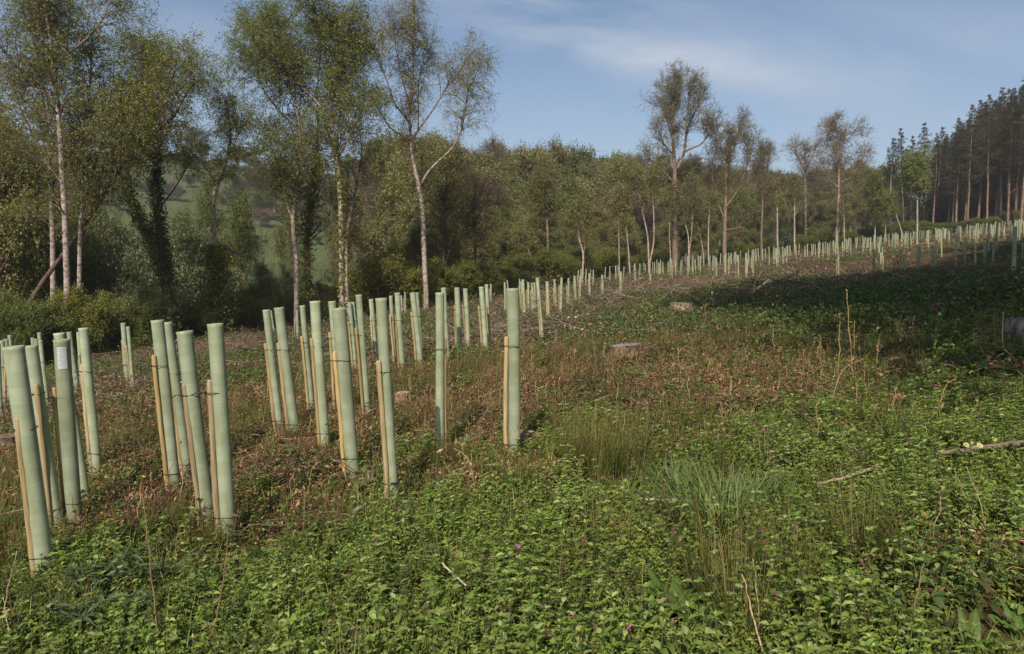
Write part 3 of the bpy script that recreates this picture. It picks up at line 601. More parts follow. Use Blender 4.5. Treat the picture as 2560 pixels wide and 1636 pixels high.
proto('green_a', 'broadleaf_tree', 13, 6, 3.4, .22, {**wb, 'cols': MIDG + OLIVE_BROWN, })
proto('green_b', 'broadleaf_tree', 12, 6, 3.8, .22, {**wb, 'cols': BIRCH_OLIVE + MIDG})
proto('birch_a', 'birch_tree', 13, 4, 2.4, .14, {**wb, 'cols': BIRCH_OLIVE, 'nl': 6, 'trop3': -.1, 'l1': 2.0, 'pale': (1.2, 1.1, 1.05), 'dark': (.6, .5, .45)}, 'birch', .45)
proto('birch_b', 'birch_tree', 13, 3, 2.2, .13, {**wb, 'cols': MIDG + BIRCH_OLIVE, 'nl': 5, 'trop3': -.1, 'l1': 1.9, 'pale': (1.2, 1.1, 1.05), 'dark': (.6, .5, .45)}, 'birch', .5)
proto('bare_a', 'bare_tree', 12, 7, 4.2, .24, {**wb, 'cols': GREY_TWIG, 'nl': 2, 'n3': 6, 'leaf': .10, 'r3': .018, 'twigcol': (.54, .47, .42)})
proto('yel_a', 'broadleaf_tree', 9, 6, 3.6, .16, {**wb, 'cols': YELG + MIDG, 'nl': 16, 'leaf': .11})
sh = dict(wb, n1=9, l1=1.5, n2=6, n3=4, l3=.5, nl=13, leaf=.085, jit=.08, t0=.08, t0b=.1)
proto('shrub_a', 'shrub', 3.2, 7, 2.0, .06, {**sh, 'cols': MIDG}, forkat=.08)
proto('shrub_b', 'shrub', 3.0, 8, 2.2, .06, {**sh, 'cols': BIRCH_FRESH + YELG, 'nl': 11}, forkat=.08)
proto('shrub_c', 'shrub', 3.0, 8, 2.2, .06, {**sh, 'cols': DARKG[1:3] + MIDG, 'nl': 13}, forkat=.06)
proto('willow', 'willow_tree', 6.0, 9, 3.4, .10, {**wb, 'cols': [(.19, .235, .11), (.22, .26, .13), (.16, .20, .085)], 'nl': 14, 'leaf': .10, 'n1': 6, 't0': .1, 't0b': .1}, forkat=.12)
proto('far_a', 'broadleaf_tree', 9, 6, 4.0, .2, {**wb, 'cols': MIDG + DARKG, 'leaf': .22, 'jit': .25, 'nl': 12, 'n3': 3})
proto('far_b', 'broadleaf_tree', 9, 7, 4.2, .2, {**wb, 'cols': OLIVE_BROWN, 'leaf': .22, 'jit': .25, 'nl': 12, 'n3': 3})
proto('pinkbush', 'bare_tree', 7, 8, 3.6, .12, {**wb, 'cols': [(.30, .21, .19), (.26, .20, .16), (.22, .18, .14)], 'nl': 5, 'leaf': .12, 'r3': .016, 'twigcol': (.7, .55, .5), 't0': .1}, forkat=.1)

def place(key, px, D, ytop=None, h=None, sxy=1.0, label=None, group=None, cat='tree', dz=0):
    name, tm, cm, H = PROTO[key]; x = float(ray(px, 690)[0] * D); z = float(height(np.array(x), np.array(float(D))))
    if h is None:
        rt = ray(px, ytop)[2] * D; h = rt - z
    h = float(h); s = max(h, 1.0) / H
    r = empty(name, (x, D, z - .1 + dz), label=label, cat=cat, group=group); add_obj('trunk', tm, r)
    if cm: add_obj('crown', cm, r)
    w = s * sxy; w = min(w, 1.6 * max(s, .5)); r.scale = (w, w, s); r.rotation_euler = (rng.normal() * .02, rng.normal() * .02, rng.uniform(0, 6.28)); return r
SKY_X = [1000, 1060, 1100, 1180, 1250, 1330, 1385, 1430, 1500, 1540, 1600, 1700, 1760, 1830, 1900, 1960, 2040, 2100, 2150, 2200, 2280]
SKY_Y = [345, 352, 350, 358, 368, 372, 378, 396, 380, 380, 392, 394, 402, 408, 416, 418, 428, 412, 402, 404, 430]
LAB = {'oak_a': 'olive brown leafed oak standing in the wood across the middle', 'oak_b': 'green leafed oak with a rounded crown standing in the wood across the middle', 'oak_c': 'rusty brown budding oak standing in the wood across the middle',
       'green_a': 'dark green bushy tree standing in the wood across the middle', 'green_b': 'fresh green bushy tree standing in the wood across the middle', 'birch_a': 'slim olive leafed birch standing in the wood across the middle',
       'birch_b': 'slim green leafed birch standing in the wood across the middle', 'bare_a': 'bare grey pink tree standing in the wood across the middle', 'yel_a': 'low yellow green tree at the front of the wood across the middle'}
GRP = 'trees of the mixed wood behind the tubes'
ZN = [(1090, 'behind the big birch limb'), (1240, 'behind the low spreading oak'), (1400, 'left of the kinked birch'), (1530, 'right of the kinked birch'), (1660, 'behind the two curved birches'), (1760, 'right behind the tallest oak'), (1880, 'behind the round crowned oak'), (2030, 'left of the pale aspen'), (2160, 'behind the pale aspen'), (9999, 'below the dark spruces')]
def zone(px): return next(z for lim, z in ZN if px < lim)
SHORT = {'oak_a': 'olive brown oak', 'oak_b': 'rounded green oak', 'oak_c': 'rusty budding oak', 'green_a': 'mid green bushy tree', 'green_b': 'fresh green bushy tree', 'birch_a': 'slim olive birch', 'birch_b': 'slim green birch', 'bare_a': 'bare grey pink tree', 'yel_a': 'low yellow green tree', 'shrub_a': 'green shrub', 'shrub_b': 'yellow green shrub', 'shrub_c': 'dark shrub', 'far_a': 'dark green tree', 'far_b': 'brown green tree'}
ROW = ['in the back row of the wood', 'in the second row back', 'in the middle of the wood', 'towards the front of the wood', 'at the front of the wood']
def wood():
    rows = [(62, 0, 6, 62), (46, 22, 14, 64), (32, 62, 26, 60), (20, 110, 34, 58), (11, 150, 45, 42)]      # metres beyond the edge, px below the skyline, jitter, spacing px
    keys = {0: ['oak_a', 'oak_b', 'oak_c', 'bare_a', 'green_b', 'bare_a'], 1: ['oak_a', 'oak_b', 'oak_c', 'bare_a', 'green_a', 'oak_b'], 2: ['oak_b', 'green_a', 'birch_a', 'oak_a', 'green_b', 'bare_a', 'birch_b'],
            3: ['birch_a', 'green_a', 'birch_b', 'green_b', 'oak_b', 'oak_a'], 4: ['birch_a', 'birch_b', 'yel_a', 'green_b', 'birch_a', 'green_a']}
    for ri, (dd, below, jt, sp) in enumerate(rows):
        px = 1010 + rng.uniform(0, sp)
        while px < (2260 if ri else 2200):
            azd = math.degrees(math.atan((px - 1280) / F)); Re = float(edge_r(azd)); D = (Re + dd + rng.uniform(-5, 5)) * math.cos(math.radians(azd))
            yt = float(np.interp(px, SKY_X, SKY_Y)) + below + abs(rng.normal()) * jt + (0 if ri else rng.uniform(-4, 6))
            k = keys[ri][rng.integers(len(keys[ri]))]
            if ri == 4 and 1560 < px < 1850: k = ['birch_a', 'birch_b'][rng.integers(2)]
            if ri <= 1 and px < 1120 and k[0] != 'o': k = 'oak_c'
            r = place(k, px, D, yt, label=f'{SHORT[k]} {ROW[ri]} {zone(px)}', group=GRP, sxy=rng.uniform(.85, 1.15)); px += sp * rng.uniform(.75, 1.25)
    # woods seen higher on the slope behind, in the gap right of the sparse birch
    for i in range(34):
        px = rng.uniform(900, 2250); azd = math.degrees(math.atan((px - 1280) / F)); D = rng.uniform(150, 230) * math.cos(math.radians(azd))
        yt = float(np.interp(px, SKY_X, SKY_Y)) + rng.uniform(6, 30) + (40 if px < 1000 else 0); k = ['far_a', 'far_b'][i % 2]
        place(k, px, D, yt, label=f'{SHORT[k]} on the slope {zone(px)}', group='trees on the slope behind the wood')
    # understory at the foot of the wood
    for i in range(64):
        px = rng.uniform(960, 2300); azd = math.degrees(math.atan((px - 1280) / F)); Re = float(edge_r(azd)); D = (Re + rng.uniform(1, 10)) * math.cos(math.radians(azd))
        k = ['shrub_a', 'shrub_b', 'shrub_b', 'shrub_a', 'shrub_b'][rng.integers(5)]; h = rng.uniform(1.4, 3.6)
        place('shrub_b' if k == 'shrub_c' and i % 2 else k, px, D, h=h, sxy=1.25, label=f'{SHORT[k]} at the foot of the wood {zone(px)}', cat='shrub', group='shrubs at the foot of the middle wood')
wood()
def left_side():
    # mid distance trees and scrub behind the tall birches (px, D, top y, kind, width, label)
    L = [(690, 222, 402, 'oak_c', 1.3, 'rusty brown oak on the hill left of the dense hanging birch'), (640, 226, 425, 'oak_c', 1.3, 'second rusty oak on the hill beside the open field'), (598, 232, 455, 'oak_a', 1.2, 'smaller olive oak on the hill right of the broken topped birch'),
         (660, 210, 470, 'oak_a', 1.3, 'low olive oak in front of the rusty hill oaks'), (900, 285, 386, 'oak_b', 1.4, 'round green oak on the hill right of the ivy speckled birch'), (866, 290, 398, 'oak_a', 1.3, 'olive oak on the hill behind the ivy speckled birch'), (930, 280, 410, 'oak_b', 1.2, 'smaller round oak on the hill at the field corner'),
         (985, 70, 400, 'bare_a', .55, 'bare brown tree left of the sparse birch trunk'), (1020, 72, 352, 'oak_a', .6, 'pale olive tree directly behind the sparse birch'), (1050, 80, 356, 'oak_b', .7, 'rounded green tree behind the big birch limb'),
         (965, 90, 430, 'pinkbush', .6, 'pinkish bare thicket on the slope left of the sparse birch'), (1080, 76, 480, 'yel_a', .6, 'yellow green tree behind the low spreading oak'), (1150, 84, 430, 'bare_a', .7, 'bare pinkish tree above the low spreading oak'), (835, 60, 470, 'birch_b', .6, 'thin green birch behind the ivy speckled birch'),
         (740, 58, 430, 'birch_b', .6, 'thin green birch behind the grey kinked birch'),
         (385, 44, 548, 'willow', 1.25, 'pale silvery willow right of the V shaped ivy tree'), (455, 46, 585, 'willow', 1.2, 'second silvery willow between the V shaped tree and the ivy column'),
         (300, 42, 610, 'willow', 1.1, 'grey green willow bush left of the V shaped ivy tree'), (500, 52, 610, 'shrub_a', 1.4, 'green bush left of the ivy column'),
         (640, 38, 600, 'shrub_c', 1.3, 'dark holly like bush right of the ivy column'), (600, 36, 640, 'shrub_a', 1.3, 'green bush at the foot of the ivy column'), (680, 39, 560, 'shrub_c', 1.0, 'tall dark bush left of the grey kinked birch'),
         (915, 41, 600, 'shrub_c', 1.2, 'dark evergreen bush left of the sparse birch foot'), (960, 40, 640, 'shrub_b', 1.2, 'yellow green bush left of the sparse birch foot'), (990, 44, 580, 'shrub_a', 1.2, 'green bush close to the sparse birch trunk'),
         (1030, 43, 620, 'shrub_b', 1.1, 'fresh green bush right of the sparse birch foot'), (820, 40, 610, 'shrub_a', 1.1, 'green bush left of the ivy speckled birch foot'),
         (560, 60, 470, 'yel_a', 1.0, 'olive scrub tree below the open hill field'), (10, 30, 290, 'birch_b', .9, 'bushy birch filling the left edge behind the nearest birch'), (48, 37, 370, 'green_b', .8, 'rounded tree low between the left edge and the nearest birch'), (-60, 30, 240, 'green_a', .8, 'dark broadleaf tree crossing the left edge'), (100, 42, 440, 'yel_a', .9, 'yellow green tree low behind the second birch'), (240, 50, 540, 'yel_a', .9, 'yellow green tree right of the short forked birch'),
         (-90, 40, 200, 'birch_b', .8, 'dark leafy tree cut by the left edge of the view'), (330, 60, 600, 'willow', 1.0, 'low willow in the valley between the V stems'),
         (10, 23, 640, 'shrub_c', 1.2, 'very dark bush at the left edge above the tubes'), (70, 23, 640, 'shrub_a', 1.2, 'green bush under the leaning dark tree'), (230, 25, 640, 'shrub_a', 1.2, 'green bush right of the nearest birch foot'), (150, 26, 660, 'shrub_c', 1.2, 'dark bush behind the nearest birch foot'),
         (330, 31, 690, 'shrub_a', 1.3, 'low green bush left of the V shaped tree foot'), (490, 34, 680, 'shrub_b', 1.2, 'low fresh green bush between V tree and ivy column'), (540, 33, 690, 'shrub_a', 1.2, 'low green bush in front of the ivy column'), (270, 26, 730, 'shrub_c', 1.2, 'low dark bush above the pair of far left tubes'),
         (400, 32, 715, 'shrub_c', 1.1, 'low dark bush in front of the V shaped tree'), (620, 35, 700, 'shrub_b', 1.1, 'low bush above the front left tubes'), (720, 37, 690, 'shrub_a', 1.1, 'low green bush behind the brown ivy trunk'), (900, 38, 700, 'shrub_b', 1.0, 'low yellowish bush right of the ivy speckled birch'),
         (110, 24, 740, 'shrub_c', 1.0, 'low dark bush behind the far left tubes'), (30, 22, 750, 'shrub_a', 1.0, 'low green bush at the far left behind tubes'), (190, 24.5, 700, 'shrub_b', .9, 'yellow green bush around the nearest birch trunk')]
    for i, (px, D, yt, k, w, lab) in enumerate(L): w = w * (.6 if 36 < D < 70 else .8 if D < 36 else 1); k = {'shrub_c': 'willow' if px > 350 else 'shrub_a', 'shrub_a': 'shrub_b' if px > 350 else 'shrub_a'}.get(k, k) if not (625 < px < 645 or 930 < px < 1000 or px < 60) else k; place(k, px, D, yt + (95 if ('shrub' in k or k == 'willow') and D < 43 and yt < 690 else 40 if 'shrub' in k and px > 200 else 15 if 'shrub' in k else 0), sxy=w, label=lab, group='bushes and trees behind the tall birches', cat='shrub' if 'shrub' in k else 'tree')
    for i, (px, D, yt, k) in enumerate([(-180, 34, 60, 'birch_b'), (-300, 38, 150, 'green_b'), (-420, 36, 40, 'birch_a'), (-560, 40, 120, 'oak_a'), (-240, 30, 420, 'willow'), (-380, 31, 470, 'shrub_a'), (-520, 33, 430, 'willow'), (-700, 38, 60, 'green_a')]):
        place(k, px, D, yt, sxy=.7, label='leafy tree of the valley edge just beyond the left side of the view', group='trees just beyond the left side of the view')
    # hedges and scattered trees on the hill across the valley
    H = [(498, 330, 310, 'bare_a', 1.1, 'bare pinkish tree standing on the far hilltop'), (515, 325, 352, 'far_a', 1.0, 'round dark bush tree on the far hilltop beside the bare tree'), (475, 325, 362, 'far_a', .9, 'dark bush at the left of the hilltop pair'),
         (600, 320, 362, 'far_a', 1.1, 'dark round tree on the hill ridge left of the dense birch'), (632, 318, 372, 'far_b', 1.0, 'olive tree on the hill ridge beside the dark round one'), (955, 330, 388, 'bare_a', 1.0, 'small bare tree on the distant ridge'), (937, 330, 418, 'far_a', .7, 'tiny dark bush on the distant ridge')]
    for (px, D, yt, k, w, lab) in H: place(k, px, D, yt, sxy=w, label=lab, group='trees on the far hilltop')
    for i in range(30):      # hedge line below the ridge and one lower down
        px = -120 + i * 38 + rng.uniform(-10, 10); 
        if 380 < px < 720 or i % 2: D = 292
        else: D = 300
        place(['far_a', 'far_b'][i % 2], px, D, h=rng.uniform(3.5, 6), sxy=1.6, label='hedgerow bush on the upper edge of the hill field', group='hedgerow bushes on the hill', cat='bush')
    for i in range(20):
        px = -150 + i * 58 + rng.uniform(-20, 20); D = 215 + 20 * math.sin(i * .7) + rng.uniform(-12, 12)
        place(['far_b', 'far_a', 'pinkbush', 'yel_a'][i % 4], px, D, h=rng.uniform(4, 8.5), sxy=1.4, label=['brown scrub tree in the line across the hill field', 'dark scrub tree in the line across the hill field', 'pinkish bare scrub in the line across the hill field', 'yellow green scrub tree in the line across the hill field'][i % 4], group='scrub across the hill field')
    for i in range(80):
        px = rng.uniform(-160, 1120); D = rng.uniform(105, 285); k = ['far_a', 'far_b', 'willow', 'yel_a', 'pinkbush'][i % 5]
        place(k, px, D, h=rng.uniform(1.6, 4.5), sxy=1.5, label={'far_a': 'dark green', 'far_b': 'olive brown', 'willow': 'silvery', 'yel_a': 'yellow green', 'pinkbush': 'pinkish'}[k] + ' scrub bush dotted on the hill field', group='scrub bushes dotted on the hill field', cat='bush')
    for i in range(18):
        px = rng.uniform(-100, 1080); D = rng.uniform(72, 110)
        place(['green_b', 'yel_a', 'far_b', 'willow'][i % 4], px, D, h=rng.uniform(3, 6), sxy=1.25, label=['green tree in the valley bottom', 'yellow green tree in the valley bottom', 'brown tree in the valley bottom', 'silvery willow in the valley bottom'][i % 4], group='trees in the valley bottom')
left_side()

# ------------------------------------------------------------------ conifers
def conifer_mesh(H, bare, nw, wid, cols, r0, dead=True, leaf=.22):
    tr = Acc(); cr = Acc(); t = np.linspace(0, 1, 16); P = np.stack([np.cumsum(rng.normal(size=16) * .03), np.cumsum(rng.normal(size=16) * .03), t * H], 1); Rr = r0 * (1 - t) ** .85 + .02
    V, f = tubes(P[None], Rr[None], 9); tr.add(V, f, barkcol(Rr[None], (1.15, .95, .85), (.6, .45, .38), .03, .12, 9))
    if dead:      # dead snapped branches on the bare stem
        n = 60; z = rng.uniform(bare * H * .25, bare * H * 1.15, n); a = rng.uniform(0, 6.28, n); L = rng.uniform(.4, 2.2, n)
        p = np.stack([np.zeros(n), np.zeros(n), z], 1); d = np.stack([np.cos(a), np.sin(a), rng.normal(-.1, .15, n)], 1); PP = grow(p, d, L, 5, .10, -.02); RR = taper(np.full(n, .022), 5, .3)
        V, f = tubes(PP, RR, 3, False); tr.add(V, f, np.broadcast_to((.42, .33, .28), (len(V), 3)))
    n = nw * 6; z = bare * H + (1 - bare) * H * (np.repeat(np.arange(nw), 6) + rng.uniform(-.4, .4, n)) / nw; z = np.minimum(z, H * .985); u = (z - bare * H) / ((1 - bare) * H)
    a = rng.uniform(0, 6.28, n); L = wid * (np.clip(1 - u, .02, 1) ** .9) * 1.1 * rng.uniform(.4, 1.25, n) * (.55 + .45 * np.clip(u * 5, 0, 1)) + .08
    p = np.stack([np.interp(z, P[:, 2], P[:, 0]), np.interp(z, P[:, 2], P[:, 1]), z], 1); d = np.stack([np.cos(a), np.sin(a), rng.normal(-.05, .12, n) + u * .35], 1)
    PP = grow(p, d, L, 7, .07, .015); RR = taper(np.full(n, .03) * np.clip(L / 2, .3, 1), 7, .3); V, f = tubes(PP, RR, 3, False); tr.add(V, f, np.broadcast_to((.35, .27, .22), (len(V), 3)))
    p2, d2, r2, t2, b2 = sprout(PP, RR, 9, .15, 1, 55, -.05, 1, np.array([1, 1, .25])); L2 = L[b2] * .38 * (1.1 - .6 * t2) * rng.uniform(.6, 1.3, len(p2)) + .02
    P2 = grow(p2, d2, L2, 4, .12, -.08); K = len(P2) * 10; bi = np.repeat(np.arange(len(P2)), 10); tt = rng.uniform(0, 3, K); i = np.minimum(tt.astype(int), 2); w = (tt - i)[:, None]
    c = P2[bi, i] * (1 - w) + P2[bi, i + 1] * w + rng.normal(size=(K, 3)) * .03; V, f, cc = leaf_quads(c, np.clip(.10 + L[b2][bi] * .10, .1, leaf)[:, None], 4.2, .5, pal(cols, K, None, .3), nrm(d2)[bi]); cr.add(V, f, cc)
    return tr.mesh('trunk', [M['pinebark']]), cr.mesh('crown', [M['needle']], False)
BROWNCON = [(.105, .098, .048), (.125, .11, .055), (.09, .088, .042), (.145, .12, .068)]
GREENCON = [(.045, .065, .038), (.06, .082, .046), (.036, .05, .03)]
PROTO['con_a'] = ('conifer', *conifer_mesh(26, .36, 30, 3.5, BROWNCON + GREENCON[:1], .19), 26)
PROTO['con_b'] = ('conifer', *conifer_mesh(26, .42, 28, 3.1, BROWNCON, .16), 26)
PROTO['con_c'] = ('conifer', *conifer_mesh(26, .30, 30, 3.7, BROWNCON[:2] + GREENCON, .19), 26)
PROTO['spruce'] = ('spruce_tree', *conifer_mesh(18, .06, 30, 3.6, GREENCON, .2, False), 18)
def conifers():
    for i, (px, yt, D) in enumerate([(2217, 341, 118), (2255, 314, 120), (2272, 337, 124), (2305, 302, 122), (2333, 314, 128)]):
        lab = ['dark spruce standing furthest left of the conifers', 'tallest dark spruce at the left end of the conifers', 'slim dark spruce tucked behind the tallest left spruce', 'dark spruce in front of the first brown conifers', 'greyer spruce against the brown conifer wall'][i]
        place('spruce', px, D, yt, sxy=1.05, label=lab, group='dark spruces at the left end of the conifer plantation')
    front = [(2327, 330, 118), (2374, 291, 116), (2364, 330, 121), (2383, 300, 114), (2412, 258, 112), (2406, 290, 117), (2439, 249, 116), (2461, 230, 112), (2479, 222, 118), (2494, 212, 113), (2512, 212, 110), (2530, 208, 114), (2546, 158, 108), (2590, 165, 110), (2640, 130, 108), (2700, 110, 110)]
    labs = ['conifer with a pale bare trunk, leftmost of the plantation front row', 'conifer with a thin trunk and pointed top, second in the plantation front row', 'conifer hidden low between the first plantation trees', 'conifer with a bright sunlit stem left of the tall thin one',
            'tall conifer with a long sunlit stem and narrow crown at the plantation front', 'conifer whose brown stem doubles the long sunlit one', 'conifer with a bushy top right of the long sunlit stem', 'conifer with a pinkish stem rising from the bramble bank',
            'conifer with a brown stem just behind the pinkish one', 'conifer with a flat brown top near the right end of the row', 'conifer with a stem half in shade near the right end of the row', 'conifer with a slender pale stem near the right end', 'tallest conifer, cut by the right edge of the view']
    for i, (px, yt, D) in enumerate(front):
        place(['con_a', 'con_b', 'con_c'][i % 3], px, D, yt, sxy=1.2, label=labs[i] if i < len(labs) else 'conifer of the plantation just beyond the right edge', group='conifers of the plantation front row', cat='conifer')
    for i in range(130):
        px = rng.uniform(2325, 2800); D = rng.uniform(122, 172); yt = np.interp(px, [2330, 2370, 2412, 2450, 2500, 2560, 2700], [345, 305, 275, 240, 222, 175, 120]) + rng.uniform(4, 50)
        k = ['con_a', 'con_b', 'con_c'][i % 3]; place(k, px, D, yt, sxy=1.3, label={'con_a': 'brownish conifer deep in the dark plantation', 'con_b': 'thin crowned conifer deep in the dark plantation', 'con_c': 'fuller greenish conifer deep in the dark plantation'}[k], group='conifers deep in the plantation', cat='conifer')
    for i in range(48):
        px = rng.uniform(2330, 2850); D = rng.uniform(124, 160)
        place('shrub_c', px, D, h=rng.uniform(4, 7.5), sxy=1.6, label='dark understory bush deep between the plantation trunks', group='understory deep in the plantation', cat='bush')
    for i in range(16):
        px = 2290 + i * 24 + rng.uniform(-8, 8); D = np.interp(px, [2290, 2700], [112, 106]) + rng.uniform(0, 5)
        place(['shrub_a', 'shrub_c'][i % 2], px, D, h=rng.uniform(1.5, 3.2), sxy=1.5, label=['green bramble bush at the foot of the conifers', 'dark bramble bush at the foot of the conifers'][i % 2], group='bushes at the foot of the conifers', cat='bush')
conifers()
# trees standing beside the photographer: they throw the shade over the right of the clearing
def shade_trees():
    for i, (x, y, h, k, w) in enumerate([(4.3, -.5, 16, 'birch_b', 1.5), (7.7, 2.4, 16, 'green_b', .95), (11.6, 6.4, 17, 'green_b', 1.1), (6.0, -8.5, 11.5, 'birch_b', 1.1), (15.6, 12.0, 18, 'green_a', 1.0), (24, 15.5, 20, 'oak_b', 1.1)]):
        name, tm, cm, H = PROTO[k]; z = float(height(np.array(float(x)), np.array(float(y))))
        r = empty(name, (x, y, z - .1), label=['leafy tree beside the camera whose shade falls on the nearer brambles', 'leafy tree right of the camera shading the bramble bank', 'rounded oak right of the camera shading the tubes on the right', 'thin birch behind the camera giving dappled shade', 'tall leafy tree farther right shading the row of tubes on the right', 'tall oak farthest right shading the upper row of tubes'][i], cat='tree', group='trees beside the camera that shade the clearing')
        add_obj('trunk', tm, r); add_obj('crown', cm, r); s = h / H; r.scale = (s * w, s * w, s); r.rotation_euler = (0, 0, i * 1.3)
shade_trees()

def haze():
    me = bpy.data.meshes.new('haze'); x0, x1, y0, y1, z0, z1 = -900, 900, -60, 1150, -30, 130
    # the box only has to hold what is seen through it
    V = [(x, y, z) for x in (x0, x1) for y in (y0, y1) for z in (z0, z1)]
    me.from_pydata(V, [], [(0, 1, 3, 2), (4, 6, 7, 5), (0, 4, 5, 1), (2, 3, 7, 6), (0, 2, 6, 4), (1, 5, 7, 3)])
    def bd(t, out):
        v = N(t, 'ShaderNodeVolumePrincipled'); v.inputs['Color'].default_value = (.92, .93, .95, 1); v.inputs['Density'].default_value = HAZE; v.inputs['Anisotropy'].default_value = .2; t.links.new(v.outputs[0], out.inputs['Volume'])
    me.materials.append(mat('haze', bd)); tag(add_obj('haze', me), 'thin pale air over the valley', 'haze', None, 'stuff')
HAZE = .00055
haze()
# ------------------------------------------------------------------ tree tubes, stakes and ties
def tube_mesh(r, sides=28, rings=15, seed=0, L=1.2, hollow=True):
    rs = np.random.default_rng(seed); t = np.concatenate([np.linspace(0, .965, rings), [.985, 1.0]]); n = len(t); a = np.linspace(0, 2 * np.pi, sides + 1)
    rr = np.full(n, r); rr[-2] = r * 1.01; rr[-1] = r * 1.055
    bx = np.sin(t * rs.uniform(1.5, 3) + rs.uniform(0, 3)) * .006; by = np.sin(t * rs.uniform(1.5, 3) + rs.uniform(0, 3)) * .006; bx -= bx[0]; by -= by[0]
    ov = 1 + .035 * np.sin(2 * a + rs.uniform(0, 3))[None] * np.linspace(.3, 1, n)[:, None] + .012 * np.sin(3 * a[None] + t[:, None] * 9)
    X = bx[:, None] + rr[:, None] * ov * np.cos(a); Y = by[:, None] + rr[:, None] * ov * np.sin(a); Z = np.repeat(t[:, None] * L, sides + 1, 1)
    V = [np.stack([X, Y, Z], -1).reshape(-1, 3)]; U = [np.stack(np.broadcast_arrays(a[None] / 6.2832, t[:, None]), -1).reshape(-1, 2)]
    idx = np.arange(n * (sides + 1)).reshape(n, -1); q = [np.stack([idx[:-1, :-1], idx[:-1, 1:], idx[1:, 1:], idx[1:, :-1]], -1).reshape(-1, 4)]
    if hollow:
        k = [n - 1, n - 2, n - 5, n - 8]; wi = .0016; base = len(V[0]); sc = (1 - wi / r)
        V.append(np.stack([bx[k][:, None] + (X[k] - bx[k][:, None]) * sc, by[k][:, None] + (Y[k] - by[k][:, None]) * sc, Z[k] - np.array([0, 0, 0, 0])[:, None]], -1).reshape(-1, 3)); U.append(np.stack(np.broadcast_arrays(a[None] / 6.2832, t[k][:, None]), -1).reshape(-1, 2))
        j = base + np.arange(4 * (sides + 1)).reshape(4, -1); q.append(np.stack([idx[-1, :-1], idx[-1, 1:], j[0, 1:], j[0, :-1]], -1)); q.append(np.stack([j[:-1, :-1], j[:-1, 1:], j[1:, 1:], j[1:, :-1]], -1).reshape(-1, 4))
    V = np.concatenate(V); U = np.concatenate(U); q = np.concatenate(q); me = new_mesh('tube', V, [q], None, [M['tube']])
    uv = me.uv_layers.new(name='UVMap'); uv.data.foreach_set('uv', U[q.ravel()].astype(np.float32).ravel()); return me
def stake_mesh(L, r=.0165, seed=0, k=10):
    rs = np.random.default_rng(seed); n = 12; z = np.concatenate([np.linspace(-.1, L - .012, n), [L]]); rr = np.full(n + 1, r) * (1 + rs.normal(size=n + 1) * .03); rr[-1] = r * .72; rr[-2] = r
    P = np.stack([np.cumsum(rs.normal(size=n + 1)) * .0016, np.cumsum(rs.normal(size=n + 1)) * .0016, z], 1); V, f = tubes(P[None], rr[None], k); return new_mesh('stake', V, f, None, [M['stake']])
def tie_mesh(c0, r0, c1, r1, tail):
    """strap looped round two circles (xy centres) plus a tail"""
    a = np.linspace(0, 2 * np.pi, 49); pts = []
    c0 = np.array(c0); c1 = np.array(c1)
    for th in a:
        d = np.array([math.cos(th), math.sin(th)]); s0, s1 = c0 @ d + r0, c1 @ d + r1; pts.append(c0 + d * r0 if s0 > s1 else c1 + d * r1)
    pts = np.array([[p[0], p[1], .004 * math.sin(i * .4)] for i, p in enumerate(pts)]); V, f = tubes(pts[None], np.full((1, len(pts)), .0024), 5)
    A = Acc(); A.add(V, f, (.02, .02, .02)); tp = np.array([[c1[0] - r1, c1[1], 0], [c1[0] - r1 - tail * .5, c1[1] - .012, .006], [c1[0] - r1 - tail, c1[1] - .005, -.012]]); V, f = tubes(tp[None], np.full((1, 3), .003), 5); A.add(V, f, (.02, .02, .02))
    return A.mesh('tie', [M['tie']])
RAD = [.034, .038, .043, .048]; TM = {}
def tmesh(r, i, far=False):
    k = int(np.argmin([abs(r - q) for q in RAD])); key = (k, far, i % 3)
    if key not in TM: TM[key] = tube_mesh(RAD[k], 12 if far else 30, 6 if far else 15, k * 3 + i % 3, hollow=not far or True) if not far else tube_mesh(RAD[k], 12, 9, k * 3 + i % 3)
    return TM[key], RAD[k]
SM = {}
def smesh(L, i, far=False):
    key = (round(L, 1), i % 3, far)
    if key not in SM: SM[key] = stake_mesh(round(L, 1), .0165, i % 7 + int(L * 10), 6 if far else 10)
    return SM[key], round(L, 1)
def axis_matrix(P, Q, zs, spin=0.0):
    z = (Vector(Q) - Vector(P)).normalized(); q = Vector((0, 0, 1)).rotation_difference(z).to_matrix() @ Matrix.Rotation(spin, 3, 'Z')
    return Matrix.Translation(Vector(P)) @ q.to_4x4() @ Matrix.Diagonal((1, 1, zs, 1))
POS = []
